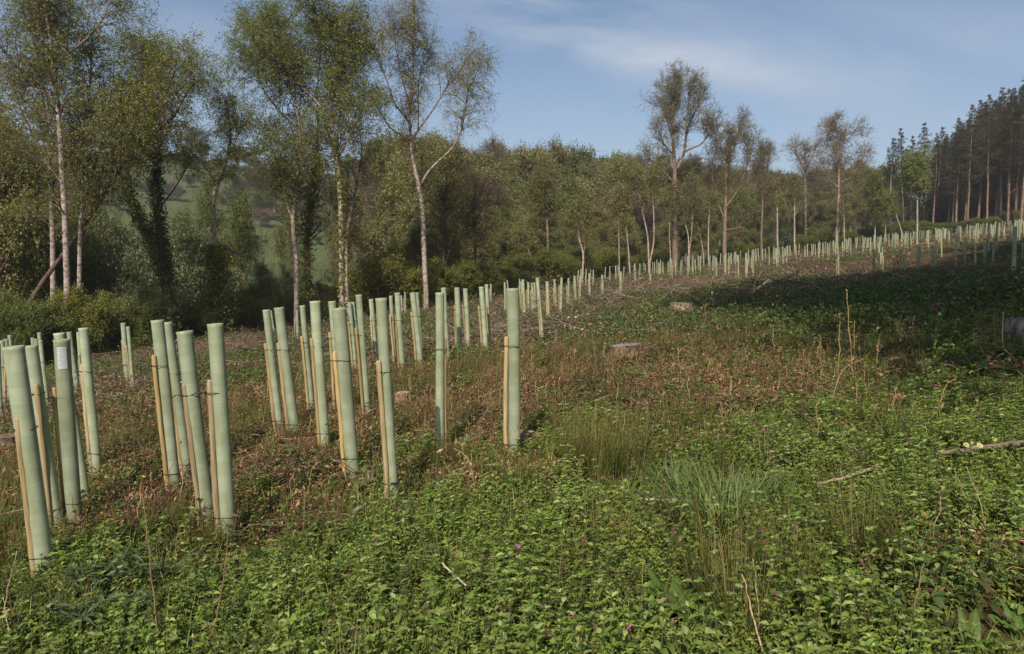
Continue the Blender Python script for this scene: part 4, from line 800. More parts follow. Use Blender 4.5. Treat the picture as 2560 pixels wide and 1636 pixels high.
def shelter(i, xt, yt, xb, yb, w=None, stake=None, label=None, group=None, far=False, labelled=False):
    B = cast([xb], [yb])[0]; D = B[1]; Q = ray(xt, yt) * D; L = float(np.linalg.norm(Q - B))
    if L > 1.34 or L < 1.06:
        Dn = D * (1.2 / L); Dn = float(np.clip(Dn, D * .55, D * 1.9)); x = float(ray(xb, yb)[0] * Dn); B = np.array([x, Dn, float(height(np.array(x), np.array(Dn)))]); D = Dn
        Q = ray(xt, yt) * D; L = float(np.linalg.norm(Q - B))
        if L > 1.34 or L < 1.06: Q = B + (Q - B) / L * np.clip(L, 1.06, 1.34); L = float(np.linalg.norm(Q - B))
    ax = (Q - B) / L; B = B - ax * .03; L += .03
    r = (w * D / F / 2) if w else [.036, .040, .044, .038][i % 4]; me, r = tmesh(r, i, far)
    root = empty('tree_shelter', tuple(B), label=label, cat='tree tube', group=group); POS.append((B[0], B[1]))
    o = add_obj('tube', me, root); o.matrix_basis = axis_matrix((0, 0, 0), tuple(Q - B), L / 1.2, i * 1.7)
    # stake
    if stake is not None and len(stake) == 4:
        side = -1 if stake[2] < xb else 1; off = .5 * (r + .0165) if True else 0; Ds = D - .03 if side < 0 else D + .028
        axs = (Q - B) / L; hb = float(ray(stake[2], stake[3])[2] * D - B[2]); ht = float(ray(stake[0], stake[1])[2] * D - B[2]); dx = .5 * ((ray(stake[2], stake[3])[0] * D - B[0] - axs[0] * hb) + (ray(stake[0], stake[1])[0] * D - B[0] - axs[0] * ht))
        dyy = math.sqrt(max(0.0, (r + .0185) ** 2 - dx * dx)); Ds = D - dyy if side < 0 else D + dyy
        s0 = ray(stake[2], stake[3]) * Ds; s1 = ray(stake[0], stake[1]) * Ds
        s0[2] = float(height(np.array(s0[0]), np.array(Ds))) ; tx = Q[0] - B[0]; 
        s1[2] = max(s1[2], s0[2] + .45)
    else:
        side = stake if stake in (-1, 1) else (-1 if rng.uniform() < .8 else 1); Ds = D - .03 if i % 4 else D + .03; s0 = np.array([B[0] + side * (r + .013), Ds, 0]); s0[2] = float(height(np.array(s0[0]), np.array(Ds)))
        s1 = s0 + np.array([ax[0] * .8 + rng.normal() * .01, 0, rng.uniform(.78, .9)])
    SL = float(np.linalg.norm(s1 - s0)); sm, sl = smesh(min(max(SL, .5), 1.0), i, far); so = add_obj('stake', sm, root); so.matrix_basis = axis_matrix(tuple(s0 - B), tuple(s1 - B), SL / sl, i)
    if not far and D < 16:
        for hfrac in (.92, .16):
            hs = SL * hfrac; c1 = s0 + (s1 - s0) * hfrac; c0 = B + ax * (hs + .03); dlt = c1 - c0
            tm = tie_mesh((0, 0), r * 1.05, (dlt[0], dlt[1]), .0185, rng.uniform(.03, .09)); to = add_obj('tie', tm, root); to.location = tuple(c0 - B)
    if labelled:
        A = Acc(); n = 9; R1 = r * 1.065; vv = np.array([v.co[:] for v in me.vertices]); vv = vv[(vv[:, 2] > 1.0) & (vv[:, 2] < 1.16)]; cx, cy = vv[:, 0].mean(), vv[:, 1].mean(); sp_ = i * 1.7; cx, cy = cx * math.cos(sp_) - cy * math.sin(sp_), cx * math.sin(sp_) + cy * math.cos(sp_)
        for (z0, z1, rr, a0, a1, mi) in [(1.02, 1.155, R1, -92, -28, 0)] + [(1.14 - .011 * k, 1.1425 - .011 * k, R1 + .0006, -84 + (k % 3) * 5, -40 - (k * 7) % 22, 1) for k in range(10)]:
            a = np.radians(np.linspace(a0, a1, n)); V = np.concatenate([np.stack([cx + rr * np.cos(a), cy + rr * np.sin(a), np.full(n, z0)], 1), np.stack([cx + rr * np.cos(a), cy + rr * np.sin(a), np.full(n, z1)], 1)]); k = np.arange(n - 1)
            A.add(V, [np.stack([k, k + 1, k + 1 + n, k + n], 1)], (.7, .7, .7), mi)
        po = add_obj('paper_sticker', A.mesh('sticker', [M['paper'], M['ink']]), root); po.matrix_basis = axis_matrix((0, 0, 0), tuple(Q - B), L / 1.2, 0)
    return root
NEAR = [  # top x,y, base x,y, width px, stake (top, base), label
 (41, 865, 114, 1455, 46, (41.6, 1043, 86, 1459), 'largest green tree tube, at the lower left corner with its stake in front'),
 (77, 864, 146, 1329, 34, (92, 960, 127, 1350), 'leaning tree tube directly behind the largest corner tube'),
 (152, 849, 188, 1311, 39, (134, 969, 164, 1300), 'tree tube with a white paper sticker near its rim'),
 (151, 824, 213, 1212, 24, None, 'tree tube whose rim shows behind the one with the sticker'),
 (212, 820, 243, 1176, 22, (203, 910, 227, 1160), 'tree tube with a pale stake, standing clear right of the sticker tube'),
 (173, 830, 195, 983, 11.5, (187, 872, 199, 981), 'thin tree tube seen between the sticker tube and the pale staked tube'),
 (196.5, 831, 208, 985, 11, (200, 884, 205, 985), 'thin tree tube half hidden by the pale staked tube'),
 (91, 848, 105, 1010, 10, None, 'distant tree tube in the cluster left of the sticker tube'), (101, 852, 118.5, 1014, 10, (95.7, 897, 110, 1014), 'distant tree tube with a visible thin stake left of the sticker tube'),
 (97, 832, 111, 975, 9, None, 'tallest looking rim in the small cluster left of the sticker tube'), (4, 852, 10, 1027, 11, None, 'tree tube cut by the left edge, taller of two'), (17, 848, 25, 1011, 10, None, 'tree tube just inside the left edge'),
 (25, 837, 35, 985, 9, None, 'small tree tube behind the largest corner tube rim'), (-8, 860, 2, 1035, 12, None, 'tree tube mostly out of view at the left edge'), (81.6, 845, 92, 1000, 9, None, 'thin tree tube peeping between the corner tube and the sticker tube'),
 (309, 808, 318, 948, 12.5, (304, 851, 312, 947), 'left one of a lone pair of tree tubes below the dark wood'), (319, 817, 333, 973, 9, (316, 864, 329, 974), 'right one of a lone pair of tree tubes below the dark wood'),
 (390, 789, 436, 1181, 28, (383, 888, 421, 1178), 'leftmost tube of the four large tubes left of centre'), (421, 805.5, 473, 1207, 25, (419, 913, 460, 1220), 'second of the four large tubes, with a knotty pale stake in front'),
 (464, 828, 524, 1324, 38, (460, 960, 503, 1319), 'third of the four large tubes, stippled and leaning left'), (532, 810, 572, 1354, 39, (521, 951, 546, 1332), 'rightmost of the four large tubes, straightest, with a stout stake'),
 (663.5, 775, 702.6, 1089, 17.7, (662, 859, 690, 1085), 'slim tree tube at the left end of the central group'), (679, 789, 686, 857, 8, None, 'small distant tube behind the left end of the central group'),
 (699, 769, 741, 1099, 26.6, (694.5, 857, 724, 1091), 'wide tree tube second in the central group, grass at its foot'), (742, 785.5, 745.6, 868.5, 9, (737.5, 807, 738, 867), 'short distant tube seen above brown brash in the central group'),
 (757, 764, 782, 1040, 15, (755, 841, 773, 1040), 'slim tube just left of the white faced wide tube'), (789.6, 753, 813, 1127, 26.6, (780, 846, 799, 1135), 'wide tube with a thin bramble stem climbing its foot'),
 (828.6, 753.7, 855, 1035, 18, (822.6, 831, 837.5, 1040), 'tube hidden behind the widest central tube, dark stake beside it'), (845.5, 770.6, 884, 1195.5, 32, (836.7, 879, 863.7, 1193.5), 'widest central tube with a dead branch lying against its foot'),
 (873.7, 756.5, 889, 921.6, 9, (872.5, 804, 882.6, 921.6), 'thin tube right behind the widest central tube'), (882.6, 755.7, 897, 918, 8, None, 'thin tube doubled with its neighbour behind the slim leaning one'), (894, 737.6, 919, 1022, 15, (891, 819, 910, 1034), 'slim leaning tube with a long dark stake, middle of the central group'),
 (928, 748.5, 940, 905, 12, (925, 792, 936, 900), 'tube half hidden left of the shiny oval rimmed tube'), (920, 764.6, 923, 813, 5, None, 'tiny distant tube left of the shiny oval rimmed tube'), (908, 773, 911, 815, 5, None, 'tiny distant tube in the gap beside the slim leaning tube'),
 (951.5, 745.6, 985.7, 1262, 28, (949.5, 901.5, 969.6, 1260), 'shiny oval rimmed tube nearest the centre bottom with a knotty stake'), (976, 740, 987, 913, 8, (976, 787, 986.5, 921.6), 'thin tube with its stake right of the shiny oval rimmed tube'),
 (994.6, 732, 1006.6, 933.7, 13, (989.7, 791, 997.8, 933.7), 'straight tube in front of a grass tuft right of the shiny one'), (1003.8, 749, 1006, 805, 4.5, None, 'tiny tube on the brash, left one of two'), (1012.7, 749, 1014, 815, 4.5, None, 'tiny tube on the brash, right one of two'),
 (1032, 732, 1052, 923.7, 15, (1028.4, 780.7, 1042, 917.6), 'leaning tube with a leaning stake halfway to the nearest narrow tube'), (1042, 732, 1055, 900, 9, None, 'tube showing only its rim behind the leaning one'), (1062, 739.6, 1062, 801, 6, None, 'small lone tube in front of the sparse birch trunk'),
 (1099.7, 732, 1099.3, 1145, 20, (1112, 846, 1113.4, 1127), 'near narrow tube with its stake behind on the right and a shadow at its foot'), (1110.6, 719.5, 1118.6, 911.6, 13, None, 'tube touching the right edge of the near narrow tube'),
 (1141.6, 719.5, 1149.6, 895.5, 13.7, (1135, 763.8, 1140, 899.5), 'first of two neat tubes between the near narrow and near central tubes'), (1161.7, 722, 1171.8, 879, 11, (1157, 762.6, 1165.7, 877), 'second of two neat tubes, grass reaching up its foot'),
 (1202.4, 717.5, 1215.3, 889.4, 13.7, (1198, 765.8, 1206, 885.4), 'tube leaning left just left of the near central tube'), (1216.5, 711.4, 1224, 877, 9, (1217, 762, 1223, 877), 'thin tube overlapping the right side of the left leaning one'), (1227, 717.5, 1228, 777, 9, None, 'short tube rising from the brash just left of the near central tube'),
 (1279.7, 721.5, 1286.5, 1161, 29, (1263, 842, 1264.4, 1163), 'upright banded tube standing alone at the centre with its stake on the left'),
 (1342.7, 695, 1356, 861, 9.3, (1342.7, 743, 1352, 861), 'leaning tube rising from the pale branch on the ground')]
for i, (a, b, c, d, w, stk, lab) in enumerate(NEAR): shelter(i, a, b, c, d, w, stk, lab, 'tree tubes planted across the clearing', labelled=(i == 2))
ORD = 'first second third fourth fifth sixth seventh eighth ninth tenth eleventh twelfth thirteenth fourteenth fifteenth sixteenth seventeenth eighteenth nineteenth twentieth'.split()
def cluster(pts, conv, lab, group, far=False, start=100):
    for i, q in enumerate(pts):
        (xt, yt), (xb, yb) = conv(q[0], q[1]), conv(q[2], q[3]); shelter(start + i, xt, yt, xb, yb, None, None, lab.format(ORD[i] if i < 20 else 'later'), group, far)
C3 = lambda x, y: (1220 + x / 3.44, 640 + y / 3.44)
C4 = lambda x, y: (1860 + x / 3.44, 500 + y / 3.44)
G = 'tree tubes planted across the clearing'
cluster([(145, 228, 150, 515), (283, 222, 310, 540), (303, 205, 318, 545), (345, 248, 352, 545), (375, 238, 388, 555), (398, 237, 410, 555), (510, 220, 522, 578), (573, 207, 592, 540), (632, 188, 627, 530), (696, 200, 695, 510), (747, 192, 757, 500), (794, 188, 792, 462), (871, 203, 878, 458), (983, 173, 990, 465), (1140, 152, 1148, 475)], C3,
        '{} tube from the left in the row above the pale branch and snag', G, False, 60)
cluster([(120, 245, 122, 330), (190, 208, 192, 300), (225, 208, 228, 300), (327, 205, 330, 250), (365, 200, 366, 250), (475, 195, 478, 255), (492, 188, 494, 240), (560, 190, 562, 240), (1043, 122, 1045, 172), (1097, 108, 1099, 178), (1105, 112, 1107, 178), (1160, 112, 1162, 182), (1180, 98, 1182, 186)], C3,
        '{} small tube from the left along the near foot of the wood', G, True, 80)
cluster([(1262, 103, 1264, 180), (1275, 92, 1277, 180), (1287, 88, 1289, 182), (1325, 98, 1327, 184), (1340, 84, 1342, 182), (1352, 80, 1354, 182), (1383, 60, 1402, 245), (1415, 72, 1417, 180), (1453, 32, 1455, 175), (1483, 33, 1485, 172), (1505, 88, 1507, 212), (1548, 75, 1550, 205), (1562, 25, 1566, 190), (1577, 25, 1583, 200), (1612, 60, 1614, 213)], C3,
        '{} tube from the left in the band below the two curved birches', G, True, 100)
cluster([(1658, 50, 1663, 215), (1668, 8, 1672, 120), (1718, 5, 1722, 190), (1727, 50, 1729, 192), (1762, -5, 1764, 150), (1782, 35, 1786, 182), (1825, 0, 1827, 176), (1900, 25, 1902, 150), (1950, 0, 1952, 180), (1964, 15, 1966, 186), (2038, 0, 2040, 172), (2070, 0, 2072, 176), (2140, -10, 2142, 190), (2153, -5, 2155, 192), (2217, -25, 2219, 197), (2282, -35, 2284, 170)], C3,
        '{} tube from the left in the band below the tallest oak', G, True, 120)
cluster([(38, 425, 40, 530), (75, 420, 82, 640), (120, 415, 122, 525), (215, 405, 219, 562), (257, 405, 258, 556), (292, 398, 294, 562), (332, 400, 336, 556), (395, 392, 396, 526), (447, 387, 449, 522), (522, 393, 523, 506), (545, 383, 546, 502), (582, 380, 584, 492), (612, 380, 614, 500), (640, 372, 642, 516), (678, 370, 680, 512), (717, 370, 718, 516), (733, 368, 735, 510), (785, 365, 787, 502), (800, 360, 802, 507)], C4,
        '{} tube from the left along the skyline band left of the aspen foot', G, True, 140)
cluster([(847, 360, 849, 495), (908, 333, 910, 490), (918, 333, 920, 492), (962, 325, 964, 440), (1020, 310, 1024, 430), (1118, 300, 1120, 425), (1130, 295, 1132, 425), (1150, 315, 1152, 420), (1245, 290, 1250, 420), (1275, 285, 1278, 418), (1292, 290, 1296, 420), (1322, 300, 1324, 425), (1390, 290, 1392, 418), (1408, 288, 1410, 418), (1435, 285, 1437, 420), (1698, 280, 1700, 486)], C4,
        '{} tube from the left in the sunlit band right of the aspen foot', G, True, 170)
cluster([(812, 480, 812, 778), (1022, 440, 1020, 722), (1118, 425, 1116, 696), (1178, 452, 1178, 684), (1192, 408, 1190, 640), (1338, 425, 1345, 684), (1378, 445, 1372, 674), (1488, 385, 1492, 684), (1508, 400, 1508, 650), (1622, 388, 1620, 628), (1658, 385, 1656, 606), (1828, 362, 1820, 604), (1902, 345, 1900, 584), (1992, 375, 1988, 640), (2075, 365, 2066, 672), (2145, 368, 2136, 674), (2330, 230, 2322, 690), (2395, 455, 2385, 704)], C4,
        '{} shaded tube from the left in the row behind the dark bramble bank', 'tree tubes standing in shade on the right', False, 200)
cluster([(1660, 288, 1658, 400), (2020, 255, 2018, 412), (2108, 250, 2104, 462), (2125, 285, 2124, 412), (2172, 238, 2168, 442), (2238, 238, 2236, 402), (2303, 230, 2300, 420), (2347, 245, 2342, 430), (2370, 228, 2364, 412), (2405, 292, 2398, 470)], C4,
        '{} tube from the left in the upper shaded row near the right edge', 'tree tubes standing in shade on the right', True, 230)
# the regular planting farther up the slope
def far_planting():
    pts = []
    for gx in np.arange(-6, 122, 2.75):
        for gy in np.arange(36, 150, 2.75):
            x = gx + rng.normal() * .45 + (gy % 2) * .6; y = gy + rng.normal() * .45; azd = math.degrees(math.atan2(x, y)); r = math.hypot(x, y)
            if r > float(edge_r(azd)) - 5 or azd > 42: continue
            px, py = project(np.array([x, y, float(height(np.array(x), np.array(y)))]))
            if px > 2620 or px < 1240: continue
            if r < 44 and px > 1300: continue
            if min((x - a) ** 2 + (y - b) ** 2 for a, b in POS) < 3.0: continue
            if px < 1450 and rng.uniform() < .4: continue
            pts.append((r, x, y))
    pts.sort(); room = 300 - len(POS); A = Acc(); n = 0; me = tube_mesh(.040, 8, 3, 5); co = np.empty(len(me.vertices) * 3); me.vertices.foreach_get('co', co); co = co.reshape(-1, 3); fv = np.array([list(p.vertices) for p in me.polygons])
    for i, (r, x, y) in enumerate(pts):
        z = float(height(np.array(x), np.array(y))); lean = np.array([rng.normal() * .035, rng.normal() * .035, 1.0])
        if n < room:
            n += 1; root = empty('tree_shelter', (x, y, z - .03), label='pale green tree tube in the far rows climbing the slope towards the conifers', cat='tree tube', group='far rows of tree tubes climbing the slope')
            me_, rr = tmesh([.038, .043][i % 2], i, True); o = add_obj('tube', me_, root); o.matrix_basis = axis_matrix((0, 0, 0), tuple(lean), rng.uniform(.94, 1.05), i)
            sm, sl = smesh(.8, i, True); s = add_obj('stake', sm, root); sx = -1 if rng.uniform() < .8 else 1; s.matrix_basis = axis_matrix((sx * .06, -.03, .03), (sx * .06 + lean[0], -.03, 1.03), 1, i)
        else:
            V = co * 1.0; V = V + np.outer(V[:, 2], lean * [1, 1, 0]) + [x, y, z - .03]; A.add(V, [fv], (.4, .5, .33))
    if A.n:
        me2 = A.mesh('distant_tree_tubes', [M['tube']]); o = add_obj('distant_tree_tubes', me2); tag(o, 'mass of tiny tree tubes at the top of the slope below the conifers', 'tree tubes', None, 'stuff')
    print('far tubes', len(pts), 'room', room)
far_planting()
# ------------------------------------------------------------------ ground cover
def blades(B, L, W, d, curve, nseg=4):
    """grass blades: base (n,3), length, width, direction (n,3), curve -> V, faces"""
    n = len(B); side = nrm(np.cross(d, [0, 0, 1.0]) + 1e-6 * rng.normal(size=(n, 3))); out = nrm(d * [1, 1, 0] + 1e-6); P = B.copy(); dd = nrm(d); V = []
    for i in range(nseg + 1):
        w = (W * (1 - (i / nseg) ** 1.5) + .0006)[:, None]; V += [P - side * w * .5, P + side * w * .5]
        dd = nrm(dd + out * (curve / nseg)[:, None] - np.array([0, 0, 1.]) * (curve / nseg * .9 * (i / nseg))[:, None]); P = P + dd * (L / nseg)[:, None]
    V = np.stack(V, 1).reshape(-1, 3); m = 2 * (nseg + 1); k = np.arange(nseg) * 2; q = np.stack([k, k + 1, k + 3, k + 2], 1)
    return V, [(np.arange(n)[:, None, None] * m + q[None]).reshape(-1, 4)], m
def leaves(B, d, L, W, droop=.5, fold=.25, up=None):
    """lance shaped folded leaves, 8 verts each"""
    n = len(B); d = nrm(d); upv = np.broadcast_to([0, 0, 1.0], (n, 3)) + rng.normal(size=(n, 3)) * .25; s = nrm(np.cross(d, upv)); nn = np.cross(s, d)
    L = np.broadcast_to(L, (n,))[:, None]; W = np.broadcast_to(W, (n,))[:, None]; g = np.array([0, 0, -1.0])
    c = [B + d * L * t + (g * droop * t * t - 0) * L for t in (0, .35, .7, 1)]
    l1, r1 = c[1] + s * W * .5 + nn * W * fold, c[1] - s * W * .5 + nn * W * fold; l2, r2 = c[2] + s * W * .36 + nn * W * fold, c[2] - s * W * .36 + nn * W * fold
    V = np.stack([c[0], c[1], c[2], c[3], l1, l2, r1, r2], 1).reshape(-1, 3); o = np.arange(n)[:, None] * 8
    t3 = np.concatenate([o + [0, 4, 1], o + [5, 3, 2], o + [0, 1, 6], o + [7, 2, 3]]); q = np.concatenate([o + [4, 5, 2, 1], o + [1, 2, 7, 6]]); return V, [t3, q], 8
WEEDC = [(.185, .27, .040), (.150, .22, .033), (.235, .31, .062), (.20, .24, .055), (.30, .355, .12)]
WEEDD = [(.10, .14, .036), (.085, .115, .032), (.14, .18, .045)]
BRAMC = [(.082, .132, .034), (.11, .165, .04), (.062, .10, .028), (.15, .20, .055), (.14, .105, .045)]
BRACK = [(.25, .138, .072), (.31, .18, .098), (.18, .102, .055), (.36, .235, .14), (.13, .08, .046)]
RUSH = [(.12, .165, .03), (.15, .18, .04), (.18, .16, .05), (.09, .135, .028)]
GRASSC = [(.07, .15, .035), (.095, .18, .05), (.06, .12, .03)]
GREYL = [(.20, .27, .16), (.16, .23, .13), (.24, .30, .20)]
STICK = [(.25, .19, .14), (.18, .13, .095), (.33, .26, .20), (.13, .095, .075), (.21, .145, .10)]
def p_weed(nst, h, ll, cols, big=1.0):
    A = Acc()
    for s in range(nst):
        a = rng.uniform(0, 6.28); tilt = rng.uniform(.1, .55); top = np.array([math.cos(a) * tilt, math.sin(a) * tilt, 1.0]) * h * rng.uniform(.6, 1.1); base = rng.normal(size=3) * [.03, .03, 0]
        t = np.linspace(0, 1, 5)[:, None]; P = base + top * t + np.array([0, 0, -.02]) * np.sin(t * 3); V, f = tubes(P[None], np.full((1, 5), .0016), 3, False); A.add(V, f, (.13, .15, .06))
        nn = rng.integers(4, 7); B = []; D_ = []; LL = []
        for k in range(nn):
            u = .12 + .88 * k / (nn - 1); ph = k * 1.57 + rng.uniform(-.3, .3)
            for q in ((0, 3.14) if k < nn - 1 else (0, 1.57, 3.14, 4.71)):
                B.append(base + top * u); el_ = rng.uniform(.1, .7) if k < nn - 1 else rng.uniform(.5, 1.3); D_.append([math.cos(ph + q), math.sin(ph + q), el_]); LL.append(ll * (1.15 - .45 * u) * rng.uniform(.7, 1.2))
        B, D_, LL = np.array(B), np.array(D_), np.array(LL); V, f, m = leaves(B, D_, LL, LL * rng.uniform(.36, .5), rng.uniform(.2, .6)); A.add(V, f, np.repeat(pal(cols, len(B), None, .2), m, 0))
    return A
def p_bramble(nl, rad, h, size, cols, simple=False):
    A = Acc(); n = nl; a = rng.uniform(0, 6.28, n); r = rad * np.sqrt(rng.uniform(0, 1, n)); z = h * (1 - (r / rad) ** 2 * .7) * rng.uniform(.15, 1, n) ** .6
    C = np.stack([r * np.cos(a), r * np.sin(a), z], 1)
    if simple: V, f, c = leaf_quads(C, size, 1.2, .55, pal(cols, n, None, .3)); A.add(V, f, c); return A
    for q in (-1.1, 0, 1.1):
        th = a + q + rng.normal(size=n) * .3; d = np.stack([np.cos(th), np.sin(th), rng.uniform(-.1, .6, n)], 1); L = size * rng.uniform(.7, 1.2, n); V, f, m = leaves(C, d, L, L * .62, .35, .15); A.add(V, f, np.repeat(pal(cols, n, None, .25), m, 0))
    k = 5; P = grow(rng.normal(size=(k, 3)) * [rad * .4, rad * .4, 0], np.stack([np.cos(np.arange(k) * 1.3), np.sin(np.arange(k) * 1.3), np.full(k, .8)], 1), np.full(k, rad * 1.6), 8, .12, -.13); V, f = tubes(P, np.full((k, 8), .0022), 3, False); A.add(V, f, (.16, .08, .05))
    return A
def p_bracken(n, rad, h, size, cols):
    A = Acc(); k = max(3, n // 14); B = rng.normal(size=(k, 3)) * [rad * .5, rad * .5, 0] + [0, 0, .01]; a = rng.uniform(0, 6.28, k); d = np.stack([np.cos(a), np.sin(a), rng.uniform(.1, 1.2, k)], 1)
    P = grow(B, d, rng.uniform(.5, 1.3, k) * rad * 1.3, 7, .25, -.18); P[..., 2] = np.maximum(P[..., 2], .004); V, f = tubes(P, np.full((k, 7), .0018 + .006 * size), 3, False); A.add(V, f, np.repeat(pal(cols, k), 21, 0))
    bi = rng.integers(0, k, n); i = rng.integers(0, 7, n); C = P[bi, i] + rng.normal(size=(n, 3)) * [size, size, size * .5] + [0, 0, h * .1]; V, f, c = leaf_quads(C, size, 2.6, .4, pal(cols, n, None, .35)); A.add(V, f, c); return A
def p_grass(n, rad, h, w, cols, curve=(.2, 1.1), spread=.5, tips=None):
    A = Acc(); a = rng.uniform(0, 6.28, n); r = rad * np.sqrt(rng.uniform(0, 1, n)); B = np.stack([r * np.cos(a), r * np.sin(a), np.full(n, -.01)], 1); L = h * rng.uniform(.45, 1.1, n)
    d = np.stack([np.cos(a) * spread * rng.uniform(0, 1, n), np.sin(a) * spread * rng.uniform(0, 1, n), np.ones(n)], 1) + rng.normal(size=(n, 3)) * .12; V, f, m = blades(B, L, np.full(n, w) * rng.uniform(.7, 1.2, n), d, rng.uniform(*curve, n))
    c = np.repeat(pal(cols, n, None, .25), m, 0)
    if tips is not None: tt = np.tile(np.repeat(np.linspace(0, 1, m // 2), 2), n)[:, None] ** 2; c = c * (1 - tt * .8) + np.array(tips) * tt * .8
    A.add(V, f, c); return A
def p_rosette(n, L0, cols, elev=(.2, 1.0), wid=.33, droop=.4):
    A = Acc(); a = np.arange(n) * 2.4 + rng.normal(size=n) * .2; L = L0 * rng.uniform(.5, 1.15, n); d = np.stack([np.cos(a), np.sin(a), rng.uniform(*elev, n)], 1); V, f, m = leaves(np.zeros((n, 3)) + rng.normal(size=(n, 3)) * .01, d, L, L * wid, droop, .18); A.add(V, f, np.repeat(pal(cols, n, None, .2), m, 0)); return A
def p_dock(n, L0, cols, elev=(1.0, 3.2), wid=.26, droop=1.2):
    A = Acc(); a = np.arange(n) * 2.4 + rng.normal(size=n) * .25; L = L0 * rng.uniform(.5, 1.15, n); d = nrm(np.stack([np.cos(a), np.sin(a), rng.uniform(*elev, n)], 1)); out = np.stack([np.cos(a), np.sin(a), a * 0], 1); side = np.cross([0, 0, 1.], out); P = rng.normal(size=(n, 3)) * [.012, .012, 0]; NS = 10; rows = []
    cv = rng.uniform(.3, 1, n)[:, None] * droop
    for i in range(NS + 1):
        t = i / NS; w = (L * wid * (np.sin(np.pi * min(1, t * .93 + .05) ** .8) ** .8 if 0 < i < NS else .03))[:, None]; wv = np.sin(i * 2.1 + a * 3)[:, None] * w * .12; upn = nrm(np.cross(d, side))
        rows += [P - side * w * .5 - upn * (w * .16 + wv), P - side * w * .25 - upn * w * .10 + wv * 0, P + upn * 0, P + side * w * .25 - upn * w * .10, P + side * w * .5 - upn * (w * .16 - wv)]; d = nrm(d + (out * .5 - np.array([0, 0, 1.]) * .8) * cv * (t + .15) * .28); P = P + d * (L / NS)[:, None]
    V = np.stack(rows, 1).reshape(-1, 3); m = 5 * (NS + 1); q = np.array([[5 * i + j, 5 * i + j + 1, 5 * i + j + 6, 5 * i + j + 5] for i in range(NS) for j in range(4)]); c = np.repeat(pal(cols, n, None, .18), m, 0); rib = np.tile(np.tile([0, 0, 1., 0, 0], NS + 1), n)[:, None]; ro = np.tile(np.repeat(np.arange(NS + 1) % 2, 5), n)[:, None]; c = c * (1 - .10 * ro) * (1 + .35 * rib)
    A.add(V, [(np.arange(n)[:, None, None] * m + q[None]).reshape(-1, 4)], c); return A
def pack(A): 
    V = np.concatenate(A.V); C = np.concatenate(A.C); f3 = [f for f in A.F if f.shape[1] == 3]; f4 = [f for f in A.F if f.shape[1] == 4]
    return V, C, (np.concatenate(f3) if f3 else np.zeros((0, 3), int)), (np.concatenate(f4) if f4 else np.zeros((0, 4), int))
def fan(n, d0, d1, a0=-46, a1=46):
    if d1 <= 13 and a0 == -46: n = int(n * 1.4); a0, a1 = -64, 64
    r = np.sqrt(rng.uniform(d0 ** 2, d1 ** 2, n)); a = np.radians(rng.uniform(a0, a1, n)); x, y = r * np.sin(a), r * np.cos(a)
    azd = np.degrees(np.arctan2(x, y)); ok = r < edge_r(azd) + 8; x, y = x[ok], y[ok]; z = height(x, y); P = np.stack([x, y, z], 1); px, py = project(P); return P, px, py
def scatter(acc, protos, P, smin, smax, tint=.2, squash=None):
    if not len(P): return
    which = rng.integers(0, len(protos), len(P)); e = .15
    gx = (height(P[:, 0] + e, P[:, 1]) - height(P[:, 0] - e, P[:, 1])) / (2 * e); gy = (height(P[:, 0], P[:, 1] + e) - height(P[:, 0], P[:, 1] - e)) / (2 * e)
    for k, (V, C, f3, f4) in enumerate(protos):
        I = np.where(which == k)[0]; n = len(I)
        if not n: continue
        a = rng.uniform(0, 6.28, n); s = rng.uniform(smin, smax, n); c, sn = np.cos(a) * s, np.sin(a) * s
        X = V[None, :, 0] * c[:, None] - V[None, :, 1] * sn[:, None]; Y = V[None, :, 0] * sn[:, None] + V[None, :, 1] * c[:, None]; Z = V[None, :, 2] * s[:, None] + X * gx[I][:, None] + Y * gy[I][:, None]
        W = np.stack([X, Y, Z], -1) + P[I][:, None]; CC = C[None] * rng.uniform(1 - tint, 1 + tint, (n, 1, 1)) * rng.uniform(.94, 1.06, (n, 1, 3))
        o = (np.arange(n) * len(V))[:, None, None]; acc.add(W.reshape(-1, 3), [(f3[None] + o).reshape(-1, 3), (f4[None] + o).reshape(-1, 4)], CC.reshape(-1, 3))
def gb(px, py, cx, cy, sx, sy): return np.exp(-((px - cx) / sx) ** 2 - ((py - cy) / sy) ** 2)
CLEAR = []
for (cx_, cy_, cr_) in [(1815, 1300, .26), (1690, 1215, .2), (1500, 1195, .2), (1440, 1180, .14), (1570, 1180, .16), (1680, 1530, .16), (1740, 1575, .14), (2440, 1640, .18), (2540, 1600, .14), (1090, 1520, .10), (2440, 940, .2), (2140, 1395, .14), (2265, 1370, .16), (1780, 1480, .12), (1960, 1480, .1),
                        *[(2336 + 28 * k, 1188 - 3.6 * k, .09) for k in range(9)], *[(2034 + 18 * k, 1254 - 4.6 * k, .07) for k in range(10)], *[(1612 + 15 * k, 1294, .06) for k in range(9)], (1562, 925, .3), (1530, 930, .25), (1600, 930, .25), (1320, 1130, .18), (1004, 1035, .2), (250, 1500, .1), (340, 1480, .1), (1100, 1510, .05), (1135, 1530, .05)]:
    q_ = cast([cx_], [cy_])[0]; CLEAR.append((q_[0], q_[1], cr_))
def pick(P, px, py, w):
    k = rng.uniform(0, 1, len(P)) < w
    for (x, y, r) in CLEAR: k &= ((P[:, 0] - x) ** 2 + (P[:, 1] - y) ** 2) > (r * rng.uniform(.6, 1.15, len(P))) ** 2
    return P[k]
def wob(P, s, sc=1.2): return fbm(P[:, 0] * sc, P[:, 1] * sc, s)
